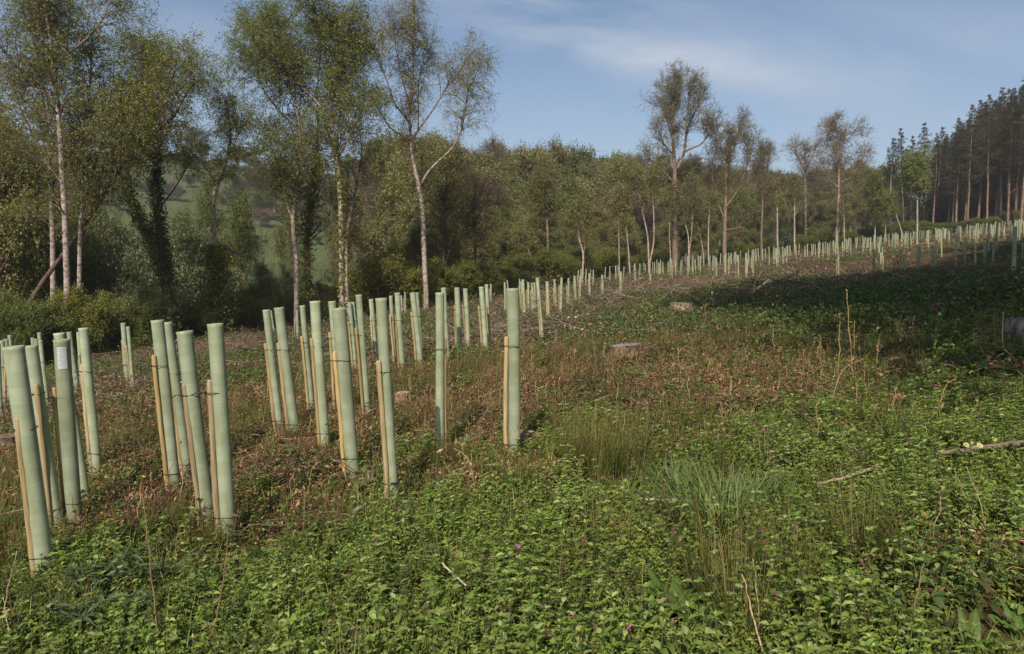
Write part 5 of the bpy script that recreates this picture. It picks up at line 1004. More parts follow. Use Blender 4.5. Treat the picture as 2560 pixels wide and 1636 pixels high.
def m_weed(P, px, py):        # lush green foreground
    line = np.interp(px, [-400, 0, 300, 600, 900, 1250, 1450, 1700, 2000, 2200, 2400, 2600, 3000], [1420, 1450, 1420, 1370, 1310, 1230, 1190, 1130, 1080, 1000, 900, 850, 850])
    g = sstep((py - line + 420 * wob(P, 51, 1.6)) / 260 + .5); g = g * (1 - .75 * gb(px, py, 2420, 1430, 150, 90)) * (1 - .5 * gb(px, py, 300, 1500, 260, 90)) * (1 - .5 * gb(px, py, 1150, 1230, 140, 40))
    return np.clip(g, 0, 1)
def m_brown(P, px, py):
    b = 1.0 * gb(px, py, 1500, 985, 420, 75) + .9 * gb(px, py, 900, 1150, 330, 110) + .5 * gb(px, py, 1950, 985, 260, 60) + .9 * gb(px, py, 2440, 1440, 140, 90) + .6 * gb(px, py, 550, 1080, 280, 130) + .5 * gb(px, py, 380, 1250, 200, 60)
    return np.clip(b * (1.0 + 3.0 * wob(P, 61) + 1.5 * wob(P, 62, 4)), 0, 1)
def m_far(P, px, py): return sstep((930 - py) / 60)
def ground_cover():
    stuff = lambda o, lab, cat: tag(o, lab, cat, None, 'stuff')
    # lush weeds
    near = [pack(p_weed(rng.integers(2, 6), rng.uniform(.08, .14), rng.uniform(.024, .038), WEEDC)) for _ in range(10)] + [pack(p_weed(2, .18, .045, WEEDC)) for _ in range(2)]
    A = Acc(); P, px, py = fan(17000, 1.5, 7.5); w = m_weed(P, px, py) * np.clip(.72 + 2.2 * wob(P, 53, 1.7) + 1.2 * wob(P, 54, 5), .06, 1); Q = pick(P, px, py, w); scatter(A, near, Q, .65, 1.25)
    P, px, py = fan(2600, 7.5, 13); scatter(A, near, pick(P, px, py, m_weed(P, px, py) * .7 + .10), .9, 1.6)
    fg = [pack(p_grass(20, .10, .17, .0034, WEEDC + RUSH[:2], (.3, 1.6), .8)) for _ in range(5)]; P, px, py = fan(9500, 1.5, 9); scatter(A, fg, pick(P, px, py, .13 + .50 * m_weed(P, px, py) * np.clip(.5 + 2.4 * wob(P, 57, 2), 0, 1)), .6, 1.5)
    bl = [pack(p_rosette(7, .075, WEEDC, (.2, 1.6), .42, .4)) for _ in range(5)]; P, px, py = fan(1500, 1.5, 7); scatter(A, bl, pick(P, px, py, .05 + .5 * m_weed(P, px, py)), .6, 1.6)
    stuff(add_obj('green_weeds', A.mesh('weeds', [M['weed']], False)), 'bright green leafy campion and weed growth carpeting the foreground', 'weeds')
    # small creeping leaves and seedlings everywhere near
    A = Acc(); sm = [pack(p_bramble(26, .16, .05, .022, WEEDC + WEEDD + BRAMC[:2], True)) for _ in range(6)]; P, px, py = fan(9500, 1.5, 12)
    scatter(A, sm, pick(P, px, py, .42 + .5 * m_weed(P, px, py) - .25 * m_brown(P, px, py)), .7, 1.6, .3)
    dk = [pack(p_weed(3, .13, .045, WEEDD)) for _ in range(5)]; P, px, py = fan(4500, 1.5, 9); scatter(A, dk, pick(P, px, py, .9 * gb(px, py, 180, 1570, 420, 130) + .5 * gb(px, py, 2350, 1560, 300, 90) + .55 * gb(px, py, 2350, 1040, 330, 120) + .10), .7, 1.3)
    stuff(add_obj('low_ground_plants', A.mesh('low_plants', [M['weed']], False)), 'low creeping green leaves and seedlings between the bracken litter', 'ground cover')
    # brambles
    bn = [pack(p_bramble(22, .24, .12, .042, BRAMC)) for _ in range(5)]; A = Acc(); P, px, py = fan(2600, 2.5, 12)
    w = .36 + 1.3 * wob(P, 71, .8) + .55 * gb(px, py, 800, 1120, 380, 90) + .5 * gb(px, py, 1600, 900, 400, 50) + .5 * gb(px, py, 500, 1180, 300, 80) - .8 * m_weed(P, px, py); scatter(A, bn, pick(P, px, py, np.clip(w, 0, .8)), .6, 1.25)
    bf = [pack(p_bramble(165, .5, .24, .037, BRAMC, True)) for _ in range(5)]; P, px, py = fan(5200, 11, 30); w = .50 + 1.7 * wob(P, 72, .35) + .8 * gb(px, py, 2250, 740, 420, 70) + .6 * gb(px, py, 1500, 810, 260, 40) + .5 * gb(px, py, 1800, 690, 160, 14); scatter(A, bf, pick(P, px, py, np.clip(w, 0, .95)), .6, 1.3)
    P, px, py = fan(3600, 8.5, 16, 14, 46); scatter(A, bf, pick(P, px, py, .85 * gb(px, py, 2350, 770, 380, 75)), .7, 1.35)
    P, px, py = fan(4200, 30, 90); scatter(A, bf, pick(P, px, py, np.clip(.10 + 1.5 * wob(P, 73, .18), 0, .6)), 1.0, 2.0)
    stuff(add_obj('bramble_cover', A.mesh('brambles', [M['weed']], False)), 'dark green bramble growth covering the banks and hollows', 'brambles')
    # dead bracken and litter
    b1 = [pack(p_bracken(80, .16, .06, .021, BRACK)) for _ in range(6)]; A = Acc(); P, px, py = fan(9000, 1.8, 11); big = [pack(p_bracken(130, .22, .22, .03, BRACK)) for _ in range(4)]; P2, px2, py2 = fan(1300, 4.3, 12); scatter(A, big, pick(P2, px2, py2, np.clip(.05 + .8 * m_brown(P2, px2, py2) * (wob(P2, 63, 2.2) > .05), 0, 1)), .8, 1.6, .35)
    scatter(A, b1, pick(P, px, py, np.clip(.20 + .85 * m_brown(P, px, py) - .20 * m_weed(P, px, py), 0, 1) * np.clip((np.hypot(P[:, 0], P[:, 1]) - 1.6) / 2.4, .25, 1)), .6, 1.4, .4)
    b2 = [pack(p_bracken(80, .42, .18, .048, [tuple(q * .8 for q in c) for c in BRACK] + STICK)) for _ in range(6)]; P, px, py = fan(6500, 11, 34); scatter(A, b2, pick(P, px, py, np.clip(.42 + 1.6 * wob(P, 64, .5), .08, .9)), .7, 1.5, .3)
    b3 = [pack(p_bracken(50, .8, .2, .12, [(.20, .145, .095), (.15, .11, .07), (.25, .19, .13), (.10, .08, .05), (.10, .11, .04)])) for _ in range(5)]; P, px, py = fan(6800, 34, 150); scatter(A, b3, pick(P, px, py, .8), .8, 1.7, .3)
    stuff(add_obj('dead_bracken', A.mesh('bracken', [M['litter']], False)), 'rusty brown dead bracken fronds and litter on the cleared ground', 'dead bracken')
    # brash
    A = Acc()
    def sticks(n, d0, d1, l0, l1, r0, r1, w, lift, a0=-46, a1=46):
        P, px, py = fan(n, d0, d1, a0, a1); P = pick(P, px, py, w(P, px, py)); n = len(P)
        if not n: return
        L = rng.uniform(l0, l1, n) ** 1.0; a = rng.uniform(0, 3.14, n); d = np.stack([np.cos(a), np.sin(a), rng.normal(0, .16, n)], 1); Q = grow(P - d * L[:, None] * .5, d, L, 5, .07, 0)
        Q[..., 2] = np.maximum(Q[..., 2] - P[:, None, 2] + height(Q[..., 0], Q[..., 1]) * 0 + P[:, None, 2], height(Q[..., 0], Q[..., 1]) + .004); Q[..., 2] += (rng.uniform(0, 1, n) ** 2 * lift)[:, None]
        V, f = tubes(Q, taper(rng.uniform(r0, r1, n), 5, .4), 4, False); A.add(V, f, np.repeat(pal(STICK, n, None, .3) * .8, 20, 0))
    sticks(1500, 2.2, 11, .12, .6, .0016, .005, lambda P, x, y: np.clip(.25 + .7 * m_brown(P, x, y) - .15 * m_weed(P, x, y), 0, 1), .04)
    sticks(7500, 11, 34, .2, 1.0, .003, .010, lambda P, x, y: np.clip(.45 + 1.8 * wob(P, 81, .4), .05, 1), .16); sticks(260, 11, 34, .8, 2.2, .008, .018, lambda P, x, y: .6, .22); sticks(7500, 34, 130, .5, 1.8, .008, .024, lambda P, x, y: .75, .3)
    for (mx_, my_, rx, ry, h) in MOUNDS[:6]:
        n = 300; P = np.stack([mx_ + rng.normal(size=n) * rx * .75, my_ + rng.normal(size=n) * ry * .75], 1); z = height(P[:, 0], P[:, 1]); P = np.concatenate([P, z[:, None]], 1); a = rng.normal(0, .6, n) + rng.integers(0, 2, n) * 3.14; L = rng.uniform(.25, 1.1, n); d = np.stack([np.cos(a), np.sin(a), rng.normal(0, .3, n)], 1); Q = grow(P, d, L, 5, .14, 0); Q[..., 2] = np.maximum(Q[..., 2], height(Q[..., 0], Q[..., 1])) + rng.uniform(0, .18, n)[:, None]
        V, f = tubes(Q, taper(rng.uniform(.004, .014, n), 5, .4), 4, False); A.add(V, f, np.repeat(pal(STICK, n, None, .3), 20, 0))
    stuff(add_obj('brash', A.mesh('brash', [M['deadwood']], False)), 'tangled grey brown dead twigs and cut branches left from felling', 'brash')
    # grass and rushes
    A = Acc(); g1 = [pack(p_grass(34, .07, .26, .0035, RUSH, (.1, .8), .5, (.24, .15, .06))) for _ in range(6)]; g2 = [pack(p_grass(26, .25, .3, .012, RUSH, (.1, .7), .4, (.26, .17, .08))) for _ in range(5)]
    P, px, py = fan(5200, 1.8, 11); w = (.09 + 1.1 * np.maximum(wob(P, 58, 1.1), 0)) * (1 - .75 * m_weed(P, px, py)) + .85 * gb(px, py, 1500, 1130, 150, 75) + .9 * gb(px, py, 1120, 930, 200, 30) + .9 * gb(px, py, 330, 975, 110, 40) + .6 * gb(px, py, 480, 1340, 130, 40) + .8 * gb(px, py, 20, 1330, 110, 90) + .7 * gb(px, py, 1400, 880, 120, 30) + .35 * gb(px, py, 1000, 1330, 150, 30) + .35 * gb(px, py, 1850, 1330, 200, 80) + .3 * gb(px, py, 700, 1090, 60, 30)
    scatter(A, g1, pick(P, px, py, w), .7, 1.35); P, px, py = fan(4200, 9, 30); w = .10 + .9 * np.maximum(wob(P, 59, .5), 0) + .8 * gb(px, py, 1120, 910, 220, 26) + .8 * gb(px, py, 1780, 850, 120, 22) + .9 * gb(px, py, 2130, 840, 230, 32) + .5 * gb(px, py, 1450, 850, 120, 20) + .5 * gb(px, py, 330, 960, 110, 30); scatter(A, g2, pick(P, px, py, w), .7, 1.2)
    stuff(add_obj('rough_grass', A.mesh('grass', [M['weed']], False)), 'olive and straw coloured rough grass growing in patches', 'grass')
    # grey green mullein and foxglove rosettes
    A = Acc(); r1 = [pack(p_rosette(11, .13, GREYL, (.3, 1.4), .34, .35)) for _ in range(5)]; P, px, py = fan(1700, 2.5, 12); w = .02 + .40 * gb(px, py, 1080, 1210, 170, 50) + .3 * gb(px, py, 1250, 1180, 90, 50) + .35 * gb(px, py, 900, 1330, 220, 40) + .22 * gb(px, py, 1650, 1130, 250, 60) + .2 * gb(px, py, 1750, 1020, 300, 60); scatter(A, r1, pick(P, px, py, w), .5, 1.2)
    stuff(add_obj('grey_leaved_plants', A.mesh('rosettes', [M['weed']], False)), 'soft grey green rosettes of young foxgloves among the bracken', 'plants')
ground_cover()

# ------------------------------------------------------------------ single things on the ground
def stick_thing(name, pts, r0, r1, label, cat='branch', lift=.0, col=(.34, .26, .20), forks=0, sides=8, group=None, D=None):
    px = [p[0] for p in pts]; py = [p[1] for p in pts]; W = cast(px, py) if D is None else at(px, py, np.linspace(D, D * 1.06, len(px))); W[:, 2] += r0 * .7 + lift
    P, R = resample(W, np.linspace(r0, r1, len(W)), 16); P += rng.normal(size=P.shape) * r0 * .25; P[:, 2] = np.maximum(P[:, 2], height(P[:, 0], P[:, 1]) + r0 * .3); c = P[0].copy(); A = Acc(); V, f = tubes((P - c)[None], R[None], sides); A.add(V, f, pal([col], len(V), None, .12, .03))
    root = add_obj(name, A.mesh(name, [M['deadwood']]), None, tuple(c)); tag(root, label, cat, group)
    for k in range(forks):
        i = rng.integers(4, 13); d = nrm(P[i + 1] - P[i] + rng.normal(size=3) * .6); d[2] = abs(d[2]) * .6 + .1; Q = grow((P[i] - c)[None], d[None], np.array([np.linalg.norm(P[-1] - P[0]) * rng.uniform(.12, .3)]), 6, .12); V, f = tubes(Q, taper(np.array([R[i] * .5]), 6, .3), 5); B = Acc(); B.add(V, f, col); add_obj('twig', B.mesh('twig', [M['deadwood']]), root)
    return root
def stump_thing(px, py, wpx, hpx, label, top=(.27, .25, .225), side=(.19, .12, .065), rot=0, ragged=.3, name='tree_stump', tilt=.0, D=None):
    C = cast([px], [py])[0]; 
    if D: C = np.array([ray(px, 690)[0] * D, D, 0]); C[2] = float(height(np.array(C[0]), np.array(float(D))))
    D = C[1]; R = wpx * D / F / 2; Hh = hpx * D / F; n = 40; a = np.linspace(0, 2 * np.pi, n, endpoint=False); lob = 1 + .10 * np.sin(3 * a + rot) + .05 * np.sin(7 * a + 1) + rng.normal(size=n) * .03
    A = Acc(); V = []; lv = [(-.5, 1.5), (0, 1.28), (.25, 1.08), (.6, 1.0), (.9, .97), (1.0, .95)]
    for (t, s) in lv:
        rr = R * s * lob * (1 + rng.normal(size=n) * .03 * (t > 0)); V.append(np.stack([rr * np.cos(a), rr * np.sin(a), np.full(n, t * Hh) + (tilt * rr * np.cos(a) if t > .8 else 0) + (rng.normal(size=n) * ragged * Hh * .4 if .3 < t < .95 else 0)], 1))
    idx = np.arange(len(lv) * n).reshape(-1, n); nx = np.roll(idx, -1, 1); q = np.stack([idx[:-1], nx[:-1], nx[1:], idx[1:]], -1).reshape(-1, 4); V = np.concatenate(V); A.add(V, [q], pal([side, tuple(x * .55 for x in side), tuple(min(1, x * 1.5) for x in side)], len(V), None, .25))
    C = C + [0, 0, .05]; root = add_obj(name, A.mesh(name, [M['stump']]), None, tuple(C)); tag(root, label, 'stump'); B = Acc(); tp = V[-n:]; rings = []
    for s in (1.0, .8, .55, .25): 
        t_ = tp * [s, s, 1]; t_[:, 2] = tp[:, 2] * s + tp[:, 2].mean() * (1 - s) + .003 + (rng.normal(size=n) * .004 if s < 1 else 0); rings.append(t_)
    rings.append(np.array([[0, 0, tp[:, 2].mean() + .003]])); VV = np.concatenate(rings); idx = np.arange(4 * n).reshape(4, n); nx = np.roll(idx, -1, 1); q = np.stack([idx[:-1], nx[:-1], nx[1:], idx[1:]], -1).reshape(-1, 4); t3 = np.stack([idx[-1], nx[-1], np.full(n, 4 * n)], -1)
    B.add(VV, [q, t3], pal([top], len(VV), None, .15, .03)); add_obj('cut_face', B.mesh('cut_face', [M['stump']]), root); return root
def ground_things():
    stump_thing(1562, 908, 76, 36, 'wide weathered tree stump with an ochre rotten side and a grey cut top', top=(.27, .25, .225), side=(.19, .125, .07), rot=1, tilt=.10)
    stump_thing(1702, 784, 58, 20, 'pale broken stump with a chalky top far behind the wide weathered stump', top=(.38, .34, .28), side=(.26, .19, .13), rot=2, ragged=.5)
    stump_thing(1004, 1018, 44, 26, 'low freshly orange stump behind the shiny oval rimmed tube', top=(.50, .34, .22), side=(.34, .21, .13), rot=.3)
    stump_thing(2545, 858, 62, 46, 'pale grey stump behind weeds at the right edge', top=(.30, .27, .24), side=(.24, .20, .17), rot=2.2)
    stump_thing(1320, 1112, 74, 14, 'low cut stump lit brown just right of the upright banded tube', top=(.30, .19, .11), side=(.24, .15, .09), rot=.9)
    stump_thing(20, 1120, 60, 22, 'low brown stump at the left edge beyond the largest tube', top=(.24, .17, .12), side=(.2, .14, .1), rot=.4)
    stump_thing(925, 1212, 26, 14, 'small torn root lump at the foot of the widest central tube', top=(.26, .19, .15), side=(.22, .16, .13), rot=1.4, ragged=.8)
    # dark snag with splayed roots
    C = cast([1391], [882])[0]; D = C[1]; s = D / F; A = Acc(); P = np.array([[0, 0, -.03], [.2, 0, 14], [-.5, 0, 30], [0, 0, 45], [-1, 0, 60]]) * s; P[0, 2] = -.03; Pm, Rm = resample(P, np.array([9, 7, 5.5, 4.5, 1.2]) * s, 14); V, f = tubes(Pm[None], Rm[None], 10); A.add(V, f, pal([(.13, .085, .07), (.2, .14, .11)], len(V)))
    root = add_obj('dead_snag', A.mesh('dead_snag', [M['stump']]), None, tuple(C)); tag(root, 'dark upright snag of a broken trunk with splayed roots beside the pale curved branch', 'snag')
    for (dx, dy, z) in [(-22, -6, 2), (14, -10, 1), (20, 4, 3), (-12, 10, 2)]:
        Q = np.array([[0, 0, 16], [dx * .4, dy * .4, 9], [dx * .8, dy * .8, z + 3], [dx, dy, -2]]) * s; q, r = resample(Q, np.array([4.5, 3.5, 2.5, 1.2]) * s, 8); V, f = tubes(q[None], r[None], 7); B = Acc(); B.add(V, f, pal([(.2, .14, .11)], len(V))); add_obj('root', B.mesh('root', [M['stump']]), root)
    Z = lambda x, y: (x, y)
    stick_thing('fallen_branch', [(1304, 860), (1316, 871), (1336, 875), (1359, 862), (1370, 882)], .030, .022, 'smooth pale curved branch lying before the dark snag', col=(.62, .54, .46), lift=.02)
    stick_thing('fallen_log', [(1924, 720), (1955, 709), (1986, 699)], .055, .035, 'bark covered log lying on brash at the near edge of the shade', D=18.5, forks=1, col=(.34, .26, .2), lift=.1)
    stick_thing('fallen_branch', [(1862, 762), (1892, 738), (1922, 716)], .045, .03, 'bleached straight branch leading up to the bark covered log', D=17.0, forks=1, col=(.50, .40, .30), lift=.12)
    stick_thing('fallen_branch', [(1608, 838), (1660, 836), (1720, 834)], .020, .012, 'thin bleached branch lying level behind the wide stump, left part', D=12.2, col=(.5, .38, .27), lift=.06)
    stick_thing('fallen_branch', [(1710, 832), (1770, 836), (1830, 842)], .026, .016, 'longer bleached branch lying level behind the wide stump, right part', D=12.0, col=(.46, .35, .25), forks=2, lift=.06)
    stick_thing('fallen_branch', [(1780, 746), (1782, 790), (1790, 815)], .018, .010, 'short white stick standing out of the brash heap', D=14.5, col=(.55, .45, .36), lift=.12)
    stick_thing('fallen_branch', [(2225, 792), (2262, 778), (2298, 767)], .020, .014, 'grey branch poking out of the shaded bramble bank', D=12.0, col=(.40, .34, .29), lift=.15)
    stick_thing('fallen_log', [(2336, 1180), (2390, 1172), (2449, 1164), (2560, 1150), (2700, 1128)], .010, .017, 'long dark barked log entering from the right edge over the weeds', lift=.09, col=(.22, .16, .13), sides=10)
    stick_thing('fallen_branch', [(2034, 1246), (2098, 1232), (2158, 1212), (2200, 1202)], .006, .010, 'brown stick lying in the green weeds left of the long dark log', lift=.07, col=(.36, .26, .20), forks=1)
    stick_thing('fallen_branch', [(1612, 1284), (1672, 1287), (1735, 1288)], .008, .008, 'short straight pinkish stick lying left of the lush grass tussock', lift=.07, col=(.48, .34, .27))
    stick_thing('thin_twig', [(1967, 1052), (2038, 1088), (2098, 1140), (2158, 1183)], .0045, .004, 'long thin bent twig arching over weeds above the brown stick', lift=.10, col=(.3, .22, .18))
    stick_thing('fallen_branch', [(862, 1198), (911, 1190), (950, 1172)], .012, .010, 'grey dead branch resting against the foot of the widest central tube', lift=.03, col=(.40, .31, .26))
    stick_thing('fallen_branch', [(796, 1140), (830, 1122), (850, 1108)], .010, .008, 'short pale stick behind the bramble climbed wide tube', lift=.02, col=(.46, .36, .30))
    stick_thing('thin_twig', [(1590, 1058), (1650, 1064), (1706, 1070)], .005, .004, 'pale wavy root twig on brown bracken right of the rushes', lift=.03, col=(.5, .40, .30))
    stick_thing('thin_twig', [(1105, 1475), (1135, 1510), (1165, 1540)], .0045, .003, 'straw coloured stem lying across bright weeds at the bottom centre', lift=.12, col=(.62, .50, .36), cat='twig')
    stick_thing('fallen_branch', [(1150, 880), (1162, 878)], .02, .02, 'tiny white wood chunk behind the two neat tubes', col=(.6, .55, .48), lift=.02)
    stick_thing('fallen_log', [(250, 935), (290, 925), (330, 912), (372, 905)], .05, .04, 'pale log lying on the ground behind the lone pair of tubes', col=(.42, .33, .26), lift=.04)
    stick_thing('fallen_branch', [(340, 915), (365, 905), (392, 903)], .03, .02, 'split light wood piece leaning on the pale log', col=(.6, .5, .4), lift=.08)
    # standing dead stalks
    def stalk(x0, y0, x1, y1, r, label, col=(.38, .24, .12), leafy=False, D=None):
        C = cast([x1], [y1])[0]; D = C[1]; T = ray(x0, y0) * D; P, R = resample(np.array([C * 0, (T - C) * .5 + rng.normal(size=3) * .012, T - C]), np.array([r, r * .8, r * .4]), 12); P += rng.normal(size=P.shape) * r * .6; V, f = tubes(P[None], R[None], 6); A = Acc(); A.add(V, f, col)
        if leafy: n = 34; i = rng.integers(2, 12, n); Cc = P[i] + rng.normal(size=(n, 3)) * r * 1.2; V, f, c = leaf_quads(Cc, .022, 1.5, .4, pal([(.26, .22, .08), (.17, .18, .06)], n)); A.add(V, f, c)
        root = add_obj('dead_stalk', A.mesh('dead_stalk', [M['deadwood']]), None, tuple(C)); tag(root, label, 'stalk', 'dry stalks standing in the weeds')
        return root
    stalk(2098, 860 - 75, 2096, 950, .006, 'left one of the tall yellowish seed stalks before the shaded bank', (.36, .26, .10), True); stalk(2116, 728, 2133, 965, .007, 'tallest of the yellowish seed stalks before the shaded bank', (.36, .26, .10), True)
    stalk(2136, 805, 2140, 955, .005, 'stalk touching the tallest yellowish seed stalk on the right', (.36, .26, .10), True); stalk(2199, 835, 2180, 975, .004, 'short seed stalk furthest right of the yellowish ones', (.36, .26, .10), True); stalk(2043, 870, 2080, 985, .004, 'short leaning seed stalk furthest left of the yellowish ones', (.36, .26, .10), True)
    stalk(357, 1235, 395, 1640, .0035, 'tall brown stalk standing between the four large tubes and the bottom edge', (.28, .17, .10)); stalk(572, 1290, 520, 1640, .003, 'thin brown stalk crossing the foot of the straight stout staked tube', (.26, .16, .10)); stalk(42, 1380, 0, 1600, .0025, 'pale dry stalk leaning left in the bottom left corner', (.5, .38, .28)); stalk(8, 1490, 30, 1640, .0025, 'short pale dry stalk at the bottom left corner', (.5, .40, .3))
    stalk(1858, 1440, 1916, 1650, .004, 'pale forked stem rising from the weeds at the lower right of centre', (.58, .42, .28)); stalk(1885, 1400, 1905, 1600, .003, 'thin twin of the pale forked stem', (.5, .36, .24)); stalk(1793, 1560, 1880, 1640, .003, 'low reddish stalk leaning left at the bottom', (.42, .26, .18))
    stalk(2385, 1170, 2478, 1350, .003, 'dry bent stem leaning over the long dark log', (.42, .32, .2)); stalk(2415, 1165, 2470, 1345, .0025, 'second dry stem leaning over the long dark log', (.42, .32, .2)); stalk(2308, 1410, 2270, 1600, .003, 'brown stalk leaning left near the bottom right', (.3, .2, .13))
    stalk(2509, 780, 2512, 890, .005, 'white straight stalk in front of the pale grey stump', (.6, .5, .42)); stalk(2430, 815, 2470, 905, .004, 'brown stalk leaning left beside the pale grey stump', (.34, .22, .15)); stalk(2487, 782, 2494, 880, .004, 'thin brown stalk left of the white straight stalk', (.3, .2, .14)); stalk(1234, 808, 1242, 873, .011, 'short dead pole standing left of the upright banded tube', (.42, .3, .22)); stalk(1386, 828, 1392, 830, .01, 'broken tip') if False else None
    stalk(1512, 866, 1510, 902, .022, 'short thick grey post beside the wide weathered stump', (.3, .22, .18))
    # tussocks, dock plants and single flowers
    def plant(name, A, px, py, s, label, cat, group=None, sink=0):
        C = cast([px], [py])[0]; o = add_obj(name, A.mesh(name, [M['weed']], name == 'dock_plant'), None, (C[0], C[1], C[2] - sink)); o.scale = (s, s, s); return tag(o, label, cat, group)
    LUSH = [(.155, .215, .06), (.19, .25, .085), (.12, .165, .045)]
    G2 = 'grass and rush tussocks'
    plant('grass_tussock', p_grass(520, .24, .32, .0075, LUSH, (.3, 1.2), .9), 1815, 1310, 1.1, 'lush blue green grass tussock in the weeds right of centre', 'tussock', G2)
    plant('grass_tussock', p_grass(300, .18, .22, .005, LUSH, (.3, 1.2), .9), 1690, 1215, 1.0, 'smaller blue green tussock behind the lush one', 'tussock', G2)
    for (px, py, s, lab) in [(1500, 1195, 1.3, 'widest clump of olive rushes right of the upright banded tube'), (1440, 1180, 1.0, 'olive rush clump nearest the upright banded tube'), (1570, 1180, 1.1, 'olive rush clump at the right end of the rush patch'), (1290, 1235, .8, 'brownish rush clump below the upright banded tube'), (1150, 1165, .8, 'straw tipped rush clump between the near narrow and banded tubes'),
                           (1082, 1180, .85, 'straw tipped rush clump at the foot of the near narrow tube'), (1780, 1480, 1.0, 'green rush clump in the weeds near the bottom, left of the pale stem'), (1960, 1480, .9, 'brown tipped rush clump right of the pale forked stem'), (2140, 1395, 1.0, 'dark rush clump with red bases at the lower right'), (535, 1370, .8, 'brown green rush clump before the feet of the two large staked tubes'), (745, 1105, .7, 'grass clump hiding the foot of the wide second tube'), (1850, 1590, .9, 'rush clump at the bottom edge near the pale stem')]:
        plant('rush_clump', p_grass(170, .10, .40, .0036, RUSH, (.05, .5), .45, (.22, .13, .05)), px, py, s, lab, 'rushes', G2)
    plant('sedge_clump', p_grass(150, .07, .34, .008, [(.05, .11, .02), (.16, .19, .03), (.08, .14, .02)], (1.2, 2.4), 1.2), 2265, 1370, .95, 'arching sedge clump with yellow edged blades at the lower right', 'sedge', G2)
    DOCK = [(.13, .20, .04), (.155, .235, .05), (.105, .165, .035)]
    for (px, py, n, L, s, lab) in [(1680, 1530, 16, .20, 1, 'upright dock plant with long tongue leaves at the bottom right of centre'), (1740, 1575, 12, .18, 1, 'second dock plant beside the upright one'), (2440, 1645, 12, .15, 1.0, 'broad leafed dock at the bottom edge near the right corner'), (2540, 1600, 9, .13, 1, 'broad leafed dock in the bottom right corner'), (1090, 1520, 9, .12, 1, 'crinkled pale leafed plant at the bottom centre'), (2440, 940, 14, .20, 1.1, 'tall leafy dock on the bright green bank at the right'), (2530, 900, 14, .2, 1.1, 'leafy dock at the right edge on the bright bank')]:
        plant('dock_plant', p_dock(n, L, DOCK), px, py, s, lab, 'dock plant', 'broad leafed dock plants')
    plant('mullein_plant', p_rosette(16, .17, GREYL, (.4, 2.2), .32, .3), 1165, 1125, 1.1, 'grey green felty mullein beside the near narrow tube', 'mullein', 'felty grey mulleins')
    for (px, py, lab) in [(1100, 1245, 'pale grey mullein in front of the straw tipped rushes'), (1230, 1200, 'grey mullein at the foot of the upright banded tube'), (1020, 1290, 'grey mullein right of the shiny oval rimmed tube'), (940, 1390, 'grey leaved mullein below the shiny oval rimmed tube'), (1625, 1090, 'grey mullein right of the rush patch'), (1910, 925, 'pale mullein among bracken in the middle distance')]:
        plant('mullein_plant', p_rosette(11, .13, GREYL, (.4, 1.8), .34, .3), px, py, 1.0, lab, 'mullein', 'felty grey mulleins')
    TEAL = [(.085, .125, .055), (.10, .145, .065), (.068, .10, .045)]
    for (px, py, lab) in [(250, 1500, 'blue green long leafed weed clump beside the largest tube'), (340, 1480, 'blue green weed clump right of the first one'), (300, 1560, 'dark blue green weed clump in front at the lower left')]:
        A = Acc(); 
        for k in range(8):
            a = p_rosette(9, .13, TEAL, (.1, 1.2), .16, .5); V = np.concatenate(a.V) + [rng.normal() * .08, rng.normal() * .08, rng.uniform(.04, .16)]; o = A.n
            for v, c in zip(a.V, a.C): A.V.append(v + (V[0] - a.V[0][0])); A.C.append(c)
            for f, m_ in zip(a.F, a.M): A.F.append(f + o); A.M.append(m_)
            A.n += a.n
        plant('leafy_weed', A, px, py, 1.0, lab, 'weed', 'blue green weed clumps')
    # pink campions
    def petals_mesh(col, n5=5, s=.012):
        A = Acc()
        for k in range(n5):
            a = k * 6.2832 / n5; d = np.array([math.cos(a), math.sin(a), .25]); t = np.array([-math.sin(a), math.cos(a), 0]); V = [d * .002, d * s * .6 + t * s * .28, d * s + t * s * .34, d * s * .82, d * s - t * s * .34, d * s * .6 - t * s * .28]
            A.add(np.array(V), [np.array([[0, 1, 3], [1, 2, 3], [0, 3, 5], [5, 3, 4]])], pal([col], 6, None, .06, .02))
        return A.mesh('petals', [M['petal']], False)
    pm = petals_mesh((.74, .22, .56), 5, .0145)
    def campion():
        root = empty('campion_flower'); A = Acc(); P, R = resample(np.array([[0, 0, -.04], [.004, .003, .12], [.012, .004, .26]]), np.array([.0016, .0014, .001]), 8); V, f = tubes(P[None], R[None], 5); A.add(V, f, (.14, .12, .07)); L = np.repeat(np.array([[.002, .001, .07], [.005, .003, .15]]), 2, 0); V, f, m_ = leaves(L, np.array([[1, .1, .5], [-1, .1, .5], [.1, 1, .6], [.1, -1, .6]]), .045, .016, .4); A.add(V, f, (.10, .18, .035)); add_obj('stem', A.mesh('stem', [M['weed']]), root)
        C = Acc(); P = np.array([[[.012, .004, .258], [.012, .004, .264], [.0125, .004, .272]]]); V, f = tubes(P, np.array([[.0015, .0036, .0028]]), 7); C.add(V, f, (.28, .08, .10)); add_obj('calyx', C.mesh('calyx', [M['petal']]), root)
        f = add_obj('petals', pm, root); f.location = (.0125, .004, .272); f.rotation_euler = (.55, .1, 0); return root
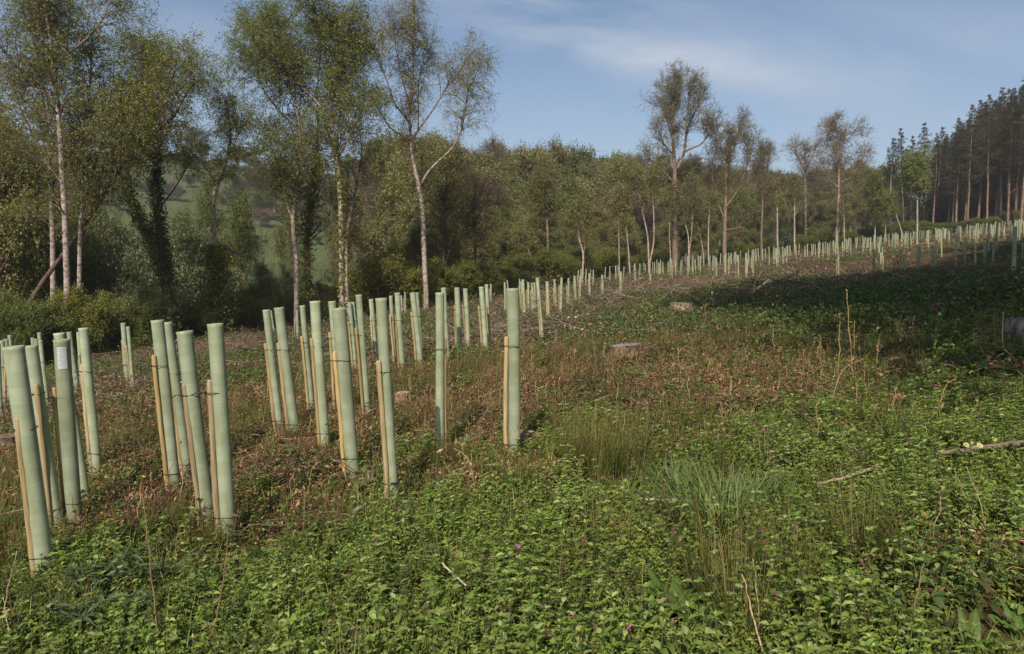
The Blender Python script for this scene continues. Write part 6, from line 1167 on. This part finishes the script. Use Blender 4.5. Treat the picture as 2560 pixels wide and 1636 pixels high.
    pr = campion(); sp = [(1299, 1300), (1310, 1260), (1170, 1406), (1025, 1396), (947, 1388), (1128, 1295), (1250, 1412), (1195, 1418), (1205, 1427), (1306, 1406), (1345, 1305), (1388, 1290), (1366, 1214), (1271, 1271), (1283, 1272), (1296, 1283), (991, 1449), (884, 1480), (922, 1563), (850, 1555), (825, 1620), (1500, 1590), (1505, 1620), (1268, 1532), (1456, 1406), (1570, 1150), (1665, 1160), (1795, 1095), (1850, 1108), (1855, 1216), (1923, 1160), (1932, 1165), (1933, 1175), (1952, 1108), (1979, 1101), (2004, 1166), (2008, 1098), (2067, 1073), (2085, 1072), (2130, 1069), (2138, 1075), (2144, 1073), (2156, 1078), (2165, 1080), (2172, 1057), (2078, 1050), (2262, 1135), (2157, 1150), (2015, 1050), (2543, 1113), (1664, 1345), (1923, 1363), (1853, 1472), (1705, 1565), (1622, 1612), (1938, 1395), (1980, 1525), (2345, 1575), (2308, 999), (2300, 1004), (2355, 998), (2390, 950), (2398, 951), (2450, 950), (2455, 933), (2460, 932), (2344, 842), (2347, 865), (2316, 837), (2318, 845), (2300, 850), (2312, 858), (2306, 843), (2418, 883), (2449, 857), (2493, 835), (2523, 860), (2545, 850), (2475, 860), (2540, 915), (2455, 885), (2437, 880), (700, 1345), (750, 1400), (455, 1430), (508, 1420), (540, 1395), (320, 1305), (490, 1615), (125, 1300), (640, 1620), (1810, 815), (1880, 760), (1905, 775), (1870, 790), (1640, 845), (1300, 915), (1327, 908), (1345, 886), (1380, 893), (1540, 790), (1560, 800), (1700, 800), (2150, 880), (2000, 955), (2230, 940), (2260, 800), (2330, 760)]
    def where(px, py):
        if   py > 1200 and px < 800: return 'in the weeds at the lower left'
        elif py > 1450: return 'low in the green weeds at the bottom'
        elif py > 1200 and px < 1500: return 'in the bright weeds below the upright banded tube'
        elif py > 1200: return 'in the weeds around the lush grass tussock'
        elif px > 2250: return 'on the green bank at the right edge'
        elif px > 1750: return 'in the drift above the brown stick'
        else: return 'among the rough grass in the middle distance'
    for i, (px, py) in enumerate(sp):
        C = cast([px], [py])[0]; D = C[1]
        # the flower head, not the foot, is at the pixel: move the foot nearer the camera along the ground
        C2 = cast([px], [py + .25 * F / max(D, 1) * .8])[0]; k = pr if i == 0 else copy_tree(pr); s = rng.uniform(.72, 1.0) * (1 if D < 5 else 1.25 if D < 7 else 1.85); k.location = tuple(C2); k.scale = (s, s, s); k.rotation_euler = (rng.normal() * .15, rng.normal() * .15, math.pi + rng.normal() * .8)
        tag(k, 'small magenta pink campion flower ' + where(px, py), 'flower', 'pink campion flowers ' + where(px, py))
    for (px, py, col, s, n5, lab, nm) in [(2384, 971, (.72, .52, .02), .016, 12, 'single bright yellow dandelion on the green bank at the right', 'dandelion'), (2446, 1155, (.72, .70, .30), .017, 6, 'pale yellow primrose flower just above the long dark log', 'primrose'), (2412, 1153, (.68, .66, .32), .016, 6, 'pale yellow primrose left of its neighbour behind the long dark log', 'primrose'), (2482, 1138, (.68, .66, .34), .014, 6, 'small pale primrose further right behind the long dark log', 'primrose'), (1777, 1506, (.7, .7, .68), .008, 6, 'tiny white flower beside the dock plants', 'white_flower')]:
        C = cast([px], [py + 20])[0]; root = empty(nm, tuple(C), label=lab, cat='flower'); A = Acc(); V, f = tubes(np.array([[[0, 0, -.03], [.002, 0, .06], [0, 0, .13]]]), np.array([[.002, .0016, .0014]]), 5); A.add(V, f, (.12, .17, .05)); add_obj('stem', A.mesh('stem', [M['weed']]), root); o = add_obj('petals', petals_mesh(col, n5, s), root); o.location = (0, 0, .13); o.rotation_euler = (.8, 0, 0)
ground_things()
